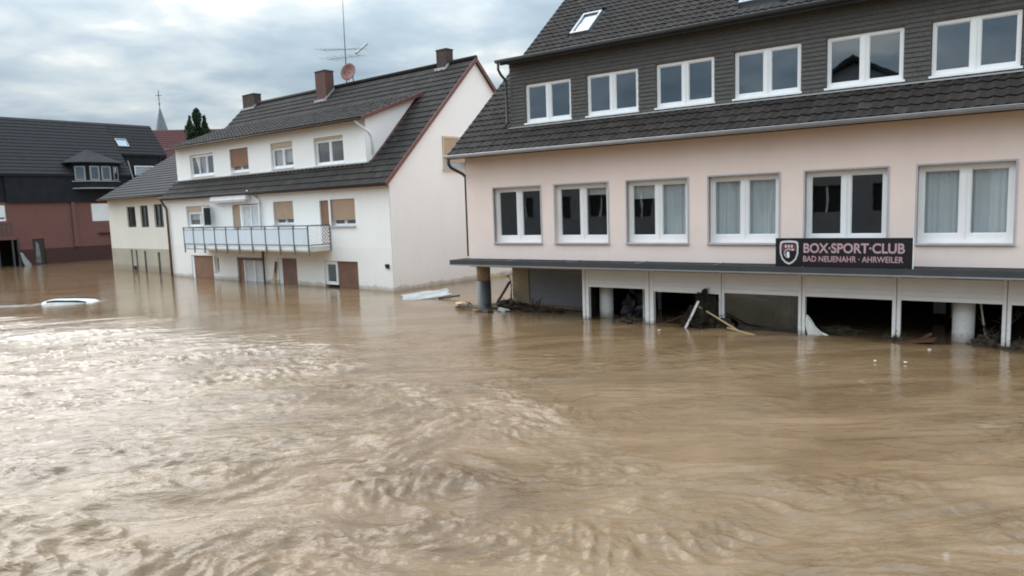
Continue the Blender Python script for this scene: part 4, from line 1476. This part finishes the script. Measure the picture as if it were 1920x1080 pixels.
# ------------------------------------------------------------------ things far behind
RH = thing('red_roof_house', 'house with a red tiled roof behind the brick house, below the church spire', 'house', (-43.0, 92.0, 0), math.radians(8))
bx('wall', ANNEXW, RH, -4.5, 9.0, 0.6, 8, 0, 10.4)
rr_ = MB().prism([(-5, -.2, 10.2), (-5, -.2, 10.35), (-5, 4.3, 14.5), (-5, 4.3, 14.35)], (14.4, 0, 0)).build('roof', TILE_R, RH)
courses(-5, 9.4, -.25, 10.35, .92, 4.5, .4, .05).build('tile_courses', TILE_R, rr_)
MB().prism([(-5, 8.8, 10.2), (-5, 8.8, 10.35), (-5, 4.3, 14.5), (-5, 4.3, 14.35)], (14.4, 0, 0)).build('rear_slope', TILE_R, rr_)
MB().prism([(-4.5, .6, 10.3), (-4.5, 8, 10.3), (-4.5, 4.3, 14.2)], (.1, 0, 0)).build('gable', ANNEXW, RH)
bx('chimney', CHIM, rr_, -3.1, -2.8, 4.0, 4.5, 13.4, 14.2)

CH = thing('church_tower', 'slender grey church spire with a cross on top, far behind the roofs', 'church', (-64.3, 137.0, 0))
bx('tower', GREYW, CH, -1.15, 1.15, -1.15, 1.15, 0, 19.2)
sp_ = MB()
n8 = 8
base_ = [(1.15 * math.cos(math.pi / 8 + k * math.pi / 4) * 1.0, 1.15 * math.sin(math.pi / 8 + k * math.pi / 4), 19.2) for k in range(8)]
for k in range(8):
    sp_.quad(base_[k], base_[(k + 1) % 8], (0, 0, 23.75))
spo = sp_.build('spire', SPIRE, CH)
MB().tube([(0, 0, 23.6), (0, 0, 26.6)], .07, 6).tube([(-.55, 0, 25.7), (.55, 0, 25.7)], .06, 6).build('cross', IRON, spo)
m = MB()
m.tube([(0, 0, 24.0), (0, 0, 24.15), (0, 0, 24.3)], [.05, .22, .05], 10)
m.build('ball', IRON, spo, True)


def conifer(name, label, loc, h, r, seed, cone=.9):
    rg = np.random.default_rng(seed)
    t_ = thing(name, label, 'tree', loc)
    tr = MB().tube([(0, 0, 0), (.05, 0, h * .5), (0, .05, h * .97)], [.22, .14, .02], 8)
    for k in range(40):
        z = h * (.25 + .72 * k / 40)
        a = k * 2.4
        L_ = r * (1 - (z / h) * cone) * 1.05 + .1
        tr.tube([(0, 0, z), (math.cos(a) * L_, math.sin(a) * L_, z + L_ * .35)], [.04, .01], 4)
    tr.build('trunk', BARK, t_)
    n = 15000
    lobes = [(0, 0, 1.0, .72), (-.72, .1, .90, .46), (.76, -.1, .915, .46), (.40, .4, .955, .55), (-.42, -.35, .94, .55)]
    V_, F_ = [], []
    P_ = []
    for k in range(n):
        lx, ly, lh, lr = lobes[min(4, int(rg.random() ** 1.6 * 5))]
        z = h * lh * (.15 + .85 * rg.random() ** .8)
        zz = z / (h * lh)
        rad = r * lr * max(.03, (1 - zz) ** .55) * (1 + .45 * math.sin(zz * 34 + lx * 9)) * (.35 + .85 * rg.random())
        a = rg.random() * 6.283
        P_.append((lx * r * (1 - .5 * zz) + rad * math.cos(a), ly * r + rad * math.sin(a), z))
    P_ = np.array(P_)
    d1 = rg.normal(size=(n, 3))
    d1 /= np.linalg.norm(d1, axis=1)[:, None]
    d2 = np.cross(d1, rg.normal(size=(n, 3)))
    d2 /= np.linalg.norm(d2, axis=1)[:, None]
    s_ = rg.uniform(.10, .24, n)[:, None]
    V_ = np.stack([P_ - d1 * s_, P_ + d2 * s_ * .45, P_ + d1 * s_, P_ - d2 * s_ * .45], 1).reshape(-1, 3)
    F_ = np.arange(n * 4).reshape(-1, 4)
    me = bpy.data.meshes.new('crown')
    me.from_pydata(V_.tolist(), [], F_.tolist())
    me.materials.append(LEAF)
    o = bpy.data.objects.new('crown', me)
    col.objects.link(o)
    o.parent = t_
    return t_


conifer('conifer_tree', 'dark green pointed conifer rising behind the white house roof', (-35.3, 84.0, 0.0), 15.3, 2.3, 5)
conifer('conifer_bush', 'small dark evergreen top peeping over the annex roof beside the white house', (-33.9, 72.0, 0.0), 9.2, 1.1, 9)

# ------------------------------------------------------------------ houses across the street, behind the camera (seen mirrored in the panes)
for (nm, lab, u0, u1, eave, ridge, gablefront) in (
        ('grey_house', 'grey rendered house across the street, mirrored in the pink building windows', -3.2, 7.6, 6.3, 9.3, True),
        ('grey_house', 'long grey house across the street with windows over a low roof', -24.0, -3.6, 5.4, 7.7, False)):
    OH = thing(nm, lab, 'house', loc2w(PO, YP, 0, -21.5, 0), YP)
    hs = []
    u = u0 + 1.0
    while u + 1.3 < u1 - .6:
        hs += [(u, u + 1.3, 2.2, 3.5)]
        u += 2.7
    # faces the pink building (+y side)
    wl = MB().wall(-u1, -u0, -1.0, eave, [(-b, -a, c, d) for a, b, c, d in hs], 0, .25)
    wo = wl.build('wall', GREYW, OH)
    wo.rotation_euler = (0, 0, math.pi)
    for (a, b, c, d) in hs:
        w_ = bx('window', BLACK, OH, a, b, -.2, -.14, c, d)
        bx('window_frame', PVC, w_, (a + b) / 2 - .05, (a + b) / 2 + .05, -.14, -.10, c, d)
    if gablefront:
        c_ = (u0 + u1) / 2
        MB().prism([(u0, -.01, eave), (u1, -.01, eave), (c_, -.01, ridge)], (0, -.2, 0)).build('gable', GREYW, OH)
        rf = MB().prism([(u0 - .4, .3, eave - .2), (c_, .3, ridge + .1), (c_, .3, ridge + .3), (u0 - .4, .3, eave)], (0, -9, 0)).build('roof', TILE_D, OH)
        MB().prism([(u1 + .4, .3, eave - .2), (c_, .3, ridge + .1), (c_, .3, ridge + .3), (u1 + .4, .3, eave)], (0, -9, 0)).build('roof_slope', TILE_D, rf)
    else:
        rf = MB().prism([(u0 - .3, .4, eave - .1), (u0 - .3, -4, ridge), (u0 - .3, -4, ridge + .2), (u0 - .3, .4, eave + .1)], (u1 - u0 + .6, 0, 0)).build('roof', TILE_D, OH)
        MB().prism([(u0 - .3, -8.4, eave - .1), (u0 - .3, -4, ridge), (u0 - .3, -4, ridge + .2), (u0 - .3, -8.4, eave + .1)], (u1 - u0 + .6, 0, 0)).build('roof_slope', TILE_D, rf)
    bx('side_wall', GREYW, OH, u0, u0 + .2, -8, -.26, -1, eave)
    bx('side_wall', GREYW, OH, u1 - .2, u1, -8, -.26, -1, eave)
    bx('back_wall', GREYW, OH, u0, u1, -8.2, -8, -1, eave)

# ------------------------------------------------------------------ drifting debris
def plank(name, label, cat, mat, u, y, z, L_, w_, h_, rz, rx=0.0, ry=0.0, jag=True, group=None):
    """a board with broken ends lying at (u, y, z) of the pink building's frame"""
    m = MB()
    n = 6
    v0 = len(m.v)
    for k in range(n + 1):
        x = -L_ / 2 + L_ * k / n
        d = random.uniform(-.02, .02) * w_
        ja = random.uniform(-.25, .25) * w_ if (jag and k in (0, n)) else 0
        for yy, zz in ((-w_ / 2, -h_ / 2), (w_ / 2, -h_ / 2), (w_ / 2, h_ / 2), (-w_ / 2, h_ / 2)):
            m.v.append((x + ja * (1 if yy > 0 else -1), yy + d, zz + .02 * math.sin(k * 1.3) * h_))
    for k in range(n):
        for j in range(4):
            j2_ = (j + 1) % 4
            m.f.append((k * 4 + j, k * 4 + j2_, k * 4 + 4 + j2_, k * 4 + 4 + j))
    m.f.append((3, 2, 1, 0))
    m.f.append((n * 4, n * 4 + 1, n * 4 + 2, n * 4 + 3))
    m.f = [tuple(reversed(q)) for q in m.f]
    o = m.build(name, mat)
    o.location = loc2w(PO, YP, u, y, z)
    o.rotation_euler = (rx, ry, YP + rz)
    return tag(o, label, cat, group)


def branch(name, label, mat, u, y, z, L_, r0, rz, el_, twigs, seed, group=None):
    rg = random.Random(seed)
    m = MB()
    pts, p = [], Vector((0, 0, 0))
    d = Vector((math.cos(rz) * math.cos(el_), math.sin(rz) * math.cos(el_), math.sin(el_)))
    for k in range(7):
        pts.append(p.copy())
        p = p + (d + Vector((rg.uniform(-.18, .18), rg.uniform(-.18, .18), rg.uniform(-.08, .08)))) * L_ / 6
    m.tube(pts, [r0 * (1 - .11 * k) for k in range(7)], 7)
    for k in range(twigs):
        q = pts[rg.randrange(1, 7)]
        e_ = q + Vector((rg.uniform(-1, 1), rg.uniform(-1, 1), rg.uniform(-.1, .9))).normalized() * L_ * rg.uniform(.15, .35)
        mid = (q + e_) / 2 + Vector((rg.uniform(-.03, .03), rg.uniform(-.03, .03), .03))
        m.tube([q, mid, e_], [r0 * .4, r0 * .28, r0 * .1], 5)
    o = m.build(name, mat, None, True)
    o.location = loc2w(PO, YP, u, y, z)
    o.rotation_euler = (0, 0, YP)
    return tag(o, label, 'branch', group)


def heap(name, label, u, y, z, rx_, ry_, rz_, seed, twigs=60, mat=None, cat='debris'):
    """matted clump of mud, roots and twigs"""
    rg = np.random.default_rng(seed)
    root = thing(name, label, cat, loc2w(PO, YP, u, y, z), YP)
    n1_, n2_ = 22, 14
    m = MB()
    for i in range(n2_ + 1):
        ph = -math.pi / 2 + math.pi * i / n2_
        for j in range(n1_):
            th = 2 * math.pi * j / n1_
            q = 1 + .22 * math.sin(3 * th + 5 * ph + seed) + .15 * math.sin(7 * th - 4 * ph) + rg.uniform(-.09, .09)
            m.v.append((rx_ * q * math.cos(ph) * math.cos(th), ry_ * q * math.cos(ph) * math.sin(th), rz_ * q * math.sin(ph)))
    for i in range(n2_):
        for j in range(n1_):
            m.f.append((i * n1_ + j, i * n1_ + (j + 1) % n1_, (i + 1) * n1_ + (j + 1) % n1_, (i + 1) * n1_ + j))
    m.build('mud_mass', mat or MUD, root)
    m = MB()
    for k in range(twigs):
        th, ph = rg.uniform(0, 6.28), rg.uniform(-.3, 1.5)
        c_ = Vector((rx_ * math.cos(ph) * math.cos(th), ry_ * math.cos(ph) * math.sin(th), rz_ * math.sin(ph))) * .92
        d = Vector(rg.normal(size=3)).normalized() * rg.uniform(.06, .24)
        d.z = abs(d.z) * .8
        m.tube([c_ - d * .5, c_ + d * .3 + Vector(rg.normal(size=3)) * .02, c_ + d], [.011, .008, .004], 4)
    tag(m.build('twigs', TWIG, root), kind='stuff')
    return root


# white panel adrift in the alley mouth
m = MB()
for face, zo in ((1, .02), (-1, -.02)):
    k0 = len(m.v)
    for i in range(9):
        for j in range(6):
            x_, y_ = -.8 + 1.6 * i / 8, -.48 + .96 * j / 5
            z_ = .05 * (i / 8) + .012 * math.sin(i * 1.1 + j * .8) + .04 * (j / 5) ** 2
            m.v.append((x_ + .05 * math.sin(j * 2.1), y_ + .04 * math.sin(i * 1.7), z_ + zo))
    for i in range(8):
        for j in range(5):
            q = (k0 + i * 6 + j, k0 + (i + 1) * 6 + j, k0 + (i + 1) * 6 + j + 1, k0 + i * 6 + j + 1)
            m.f.append(q if face > 0 else tuple(reversed(q)))
rim = [i * 6 for i in range(9)] + [48 + j for j in range(1, 6)] + [i * 6 + 5 for i in range(7, -1, -1)] + [j for j in range(4, 0, -1)]
for a_, b_ in zip(rim, rim[1:] + rim[:1]):
    m.f.append((b_, a_, 54 + a_, 54 + b_))
wp = m.build('floating_board', GREYB)
wp.location = (-2.95, 24.55, .03)
wp.rotation_euler = (math.radians(5), math.radians(-3), math.radians(12))
tag(wp, 'white flat panel floating in the alley mouth by the gable wall', 'panel')
plank('broken_plank', 'dark wet plank poking out beyond the white floating panel', 'plank', WOODD, -6.3, 1.9, .07, .75, .13, .05, .3, .1, -.12)
plank('long_plank', 'pale brown long plank floating in front of the corner column', 'plank', WOOD, -4.15, .35, .09, 1.75, .22, .06, -.62, .12, .06)
plank('dark_plank', 'dark plank lying against the foot of the corner column', 'plank', WOODD, -3.75, .05, .07, 1.5, .2, .08, -.25, -.1, .05)
plank('mossy_beam', 'mossy yellowish beam end at the left tip of the plank raft', 'plank', WOODY, -4.75, .55, .06, .5, .2, .12, -.7, .1, .0)
plank('short_plank', 'short brown plank between the corner column and the stone pier', 'plank', WOOD, -3.05, .75, .05, 1.0, .16, .05, .12, .05, -.05)
plank('leaning_board', 'orange brown board leaning on the stone pier under the canopy', 'plank', WOODR, -3.62, 1.25, .34, 1.0, .12, .04, .1, .0, -.95)
plank('cross_bar', 'yellowish painted bar jammed between corner column and stone pier', 'bar', WOODY, -3.95, 1.55, .84, .75, .1, .09, .0, 0, -.10, jag=False)
plank('long_board', 'long brown board floating along the foot of the blue grey shutter', 'plank', WOOD, -1.75, 1.25, .05, 2.3, .16, .09, -.02, .05, .02)
plank('dark_water_slab', 'dark purple brown slab added for the dark water before the long brown board', 'plank', WOODD, -1.5, .95, .015, 2.3, .3, .05, -.03, .03, .01)  # slab added to stand for the dark water in front of the shutter
branch('driftwood_branch', 'bent twiggy branch caught in front of the stone pier', TWIG, -3.1, .55, .06, 1.2, .03, .15, .08, 14, 3)
branch('forked_branch', 'thin forked branch rising beside the stone pier', WOODD, -3.25, 1.2, .1, 1.0, .03, 2.2, .85, 5, 8)
sb_ = MB().box(-.11, .11, -.05, .05, -.03, .05).box(-.05, .22, -.02, .02, .03, .06).build('plastic_scrap', FOIL)
sb_.location = loc2w(PO, YP, -2.9, .25, .04)
sb_.rotation_euler = (.1, .2, YP + .3)
tag(sb_, 'small white plastic scrap floating by the planks at the porch', 'scrap')
# jam at the second shopfront bay
heap('root_clump', 'tall dark clump of roots jammed in the second shopfront bay', 3.28, -.04, .20, .33, .24, .56, 4, 190, MUDD)
plank('white_bar', 'white metal bar leaning against the dark root clump', 'bar', FOIL, 3.03, -.26, .30, .80, .055, .05, .05, 0, -1.12, jag=False)
branch('spike_branch', 'short stub sticking up from the top of the root clump', TWIG, 3.32, -.05, .65, .36, .025, 1.2, 1.35, 3, 12)
plank('leaning_stick', 'pale thin stick slanting from the root clump into the water', 'stick', WOODY, 3.75, -.30, .26, 1.35, .028, .028, -.12, 0, .46, jag=False)
plank('second_stick', 'thin pale stick floating at the foot of the leaning stick', 'stick', WOODY, 4.25, -.42, .05, .7, .025, .025, -.2, 0, .15, jag=False)
plank('red_shard', 'reddish board edge standing beside the root clump', 'plank', WOODR, 2.92, .05, .2, .62, .09, .03, .1, 0, 1.45)
heap('mud_clump', 'low dark clump of muddy twigs in the first shopfront bay', 1.30, -.08, .0, .30, .2, .11, 9, 50)
heap('black_heap', 'black soaked heap inside the first shopfront bay', .95, .95, .1, .32, .25, .48, 15, 30, BLACK)
# fourth bay: folded sheet; fifth bay: boards and tangle
m = MB()
pr_ = [(0, 0, .42), (.10, -.02, .30), (.18, -.06, .18), (.30, -.10, .08), (.46, -.12, .02), (.42, -.06, -.05), (.25, 0, -.05), (.05, .02, -.05), (-.02, .02, .2)]
m.prism(pr_, (.02, .06, .01))
o_ = m.build('torn_sheet', FOIL)
o_.location = loc2w(PO, YP, 5.53, -.02, .02)
o_.rotation_euler = (0, 0, YP)
tag(o_, 'torn white plastic sheet hanging at the left post of the dark empty bay', 'sheet')
plank('rusty_board', 'red brown board floating in the bay left of the big white column', 'plank', WOODR, 7.62, -.10, .06, .75, .2, .05, -.1, .1, -.16)
plank('rusty_shard', 'short red brown shard tilted up on the floating board', 'plank', WOODR, 7.78, -.02, .13, .3, .1, .04, .2, 0, -.6)
branch('root_tangle', 'dark tangle of branches in the bay right of the big white column', TWIG, 8.75, .2, .0, .85, .035, .5, .7, 22, 21)
branch('black_branch', 'thin black branch lying behind the right shopfront post', WOODD, 8.95, .32, .0, .8, .03, 2.3, .75, 10, 33)
plank('pale_lath', 'pale bent lath standing behind the big white column', 'stick', CONC, 8.72, .60, .48, 1.1, .08, .03, .1, 0, 1.42, jag=False)
heap('dark_root_mass', 'low dark root mass between the big white column and the right post', 8.85, .22, -.02, .25, .2, .2, 27, 50)
heap('brush_heap', 'dark brush heap washed up between corner column and stone pier', -3.1, .9, .0, .55, .3, .20, 41, 110)
heap('twig_raft', 'flat raft of dark twigs in front of the blue grey shutter', -1.9, .75, -.02, .8, .3, .10, 42, 110)
heap('silt_heap', 'muddy heap inside the dark empty bay beside the torn sheet', 6.1, .6, -.02, .5, .3, .13, 43, 60)
heap('root_tuft', 'shaggy dark brush spilling from the root clump towards the white bar', 2.98, -.12, .05, .22, .18, .24, 47, 150, MUDD)
heap('root_wad', 'tangled root wad at the foot of the post right of the root clump', 3.75, -.06, .0, .22, .16, .22, 44, 70)
heap('bark_heap', 'low bark heap at the foot of the post left of the big white column', 7.3, .02, .0, .28, .16, .10, 45, 60)
heap('wet_heap', 'wet dark heap under the rightmost shopfront bay edge', 9.35, .05, .0, .32, .22, .14, 46, 70)
branch('snag_branch', 'twiggy snag reaching up inside the second bay behind the white bar', TWIG, 2.65, .25, .0, 1.0, .03, .4, .55, 18, 51)
branch('drift_branch', 'low twiggy branch trailing left of the corner column', TWIG, -4.6, .2, .04, 1.2, .028, .1, .06, 16, 52)
branch('bay_branch', 'crooked branch crossing the open bay with the grey glass on its right', WOODD, 2.1, .12, .0, .7, .025, .3, .35, 12, 53)
for lab, (u, y) in (('white speck of litter floating before the fourth shopfront post', (7.25, -2.2)),
                    ('tiny pale chip standing for the bright post reflection on the water', (7.72, -2.1)),  # solid white chip in place of a reflection, not litter
                    ('small pale scrap floating just left of the big white column', (7.95, -.75)),
                    ('small foam scrap drifting by the second shopfront post', (2.5, -.9))):
    m = MB().prism([(-.03, -.015, 0), (.025, -.02, 0), (.035, .015, 0), (-.02, .02, 0)], (.0, .0, .022))
    o_ = m.build('scrap_and_glint', FOIL)
    o_.location = loc2w(PO, YP, u, y, .02)
    o_.rotation_euler = (0, .15, random.uniform(0, 3))
    tag(o_, lab, 'scrap', 'scraps of litter on the water')

# ------------------------------------------------------------------ submerged car
CR = thing('submerged_car', 'white car sunk to its roof in the brown water on the left', 'car', (-16.35, 26.75, -0.975), math.radians(8))
CR.scale = (.78, .78, .78)
CR.rotation_euler = (math.radians(2.0), math.radians(3.0), math.radians(8))


def ring(z, lx, ly, x0=0.0, n=28, pw=3.0):
    out = []
    for k in range(n):
        a = 2 * math.pi * k / n
        c_, s_ = math.cos(a), math.sin(a)
        out.append((x0 + lx * math.copysign(abs(c_) ** (2 / pw), c_), ly * math.copysign(abs(s_) ** (2 / pw), s_), z))
    return out


def loft(rings, name, mat, parent, cap=True):
    m = MB()
    n = len(rings[0])
    for r_ in rings:
        m.v += r_
    for i in range(len(rings) - 1):
        for j in range(n):
            m.f.append((i * n + j, i * n + (j + 1) % n, (i + 1) * n + (j + 1) % n, (i + 1) * n + j))
    if cap:
        m.f.append(tuple((len(rings) - 1) * n + j for j in range(n)))
    return m.build(name, mat, parent, True)


loft([ring(.25, 2.0, .82), ring(.5, 2.1, .88), ring(.80, 2.05, .86), ring(.92, 1.9, .80)], 'body', CARW, CR)
loft([ring(.92, 1.55, .78, -.15), ring(1.22, 1.22, .70, -.2)], 'greenhouse', BLACK, CR, False)
loft([ring(1.22, 1.23, .705, -.2), ring(1.30, 1.18, .68, -.2), ring(1.36, 1.02, .60, -.2), ring(1.385, .7, .42, -.2), ring(1.39, .2, .15, -.2)], 'roof', CARW, CR)
for s_ in (-1, 1):
    MB().tube([(-1.05, s_ * .52, 1.345), (-.7, s_ * .56, 1.40), (.3, s_ * .56, 1.40), (.65, s_ * .50, 1.345)], .05, 6).build('roof_rail', BLACK, CR, True)
for sx in (-1.3, 1.3):
    for s_ in (-1, 1):
        wh = MB().tube([(sx, s_ * .70, .3), (sx, s_ * .86, .3)], .3, 18).build('wheel', BLACK, CR)

# torn sheet caught in the porch of the brick house
m = MB()
shp = [(-3.9, .95), (-3.72, .9), (-3.6, .6), (-3.42, .3), (-3.25, .1), (-3.3, -.1), (-3.65, -.1), (-3.8, .3)]
m.prism([(x, -.22 + .06 * math.sin(k * 1.9), z) for k, (x, z) in enumerate(shp)], (.01, .05, 0))
sheet_ = m.build('rag_sheet', GREYB)
sheet_.location = BO
sheet_.rotation_euler = (0, 0, YB)
tag(sheet_, 'pale torn sheet hanging in the flooded porch of the brick house', 'sheet')
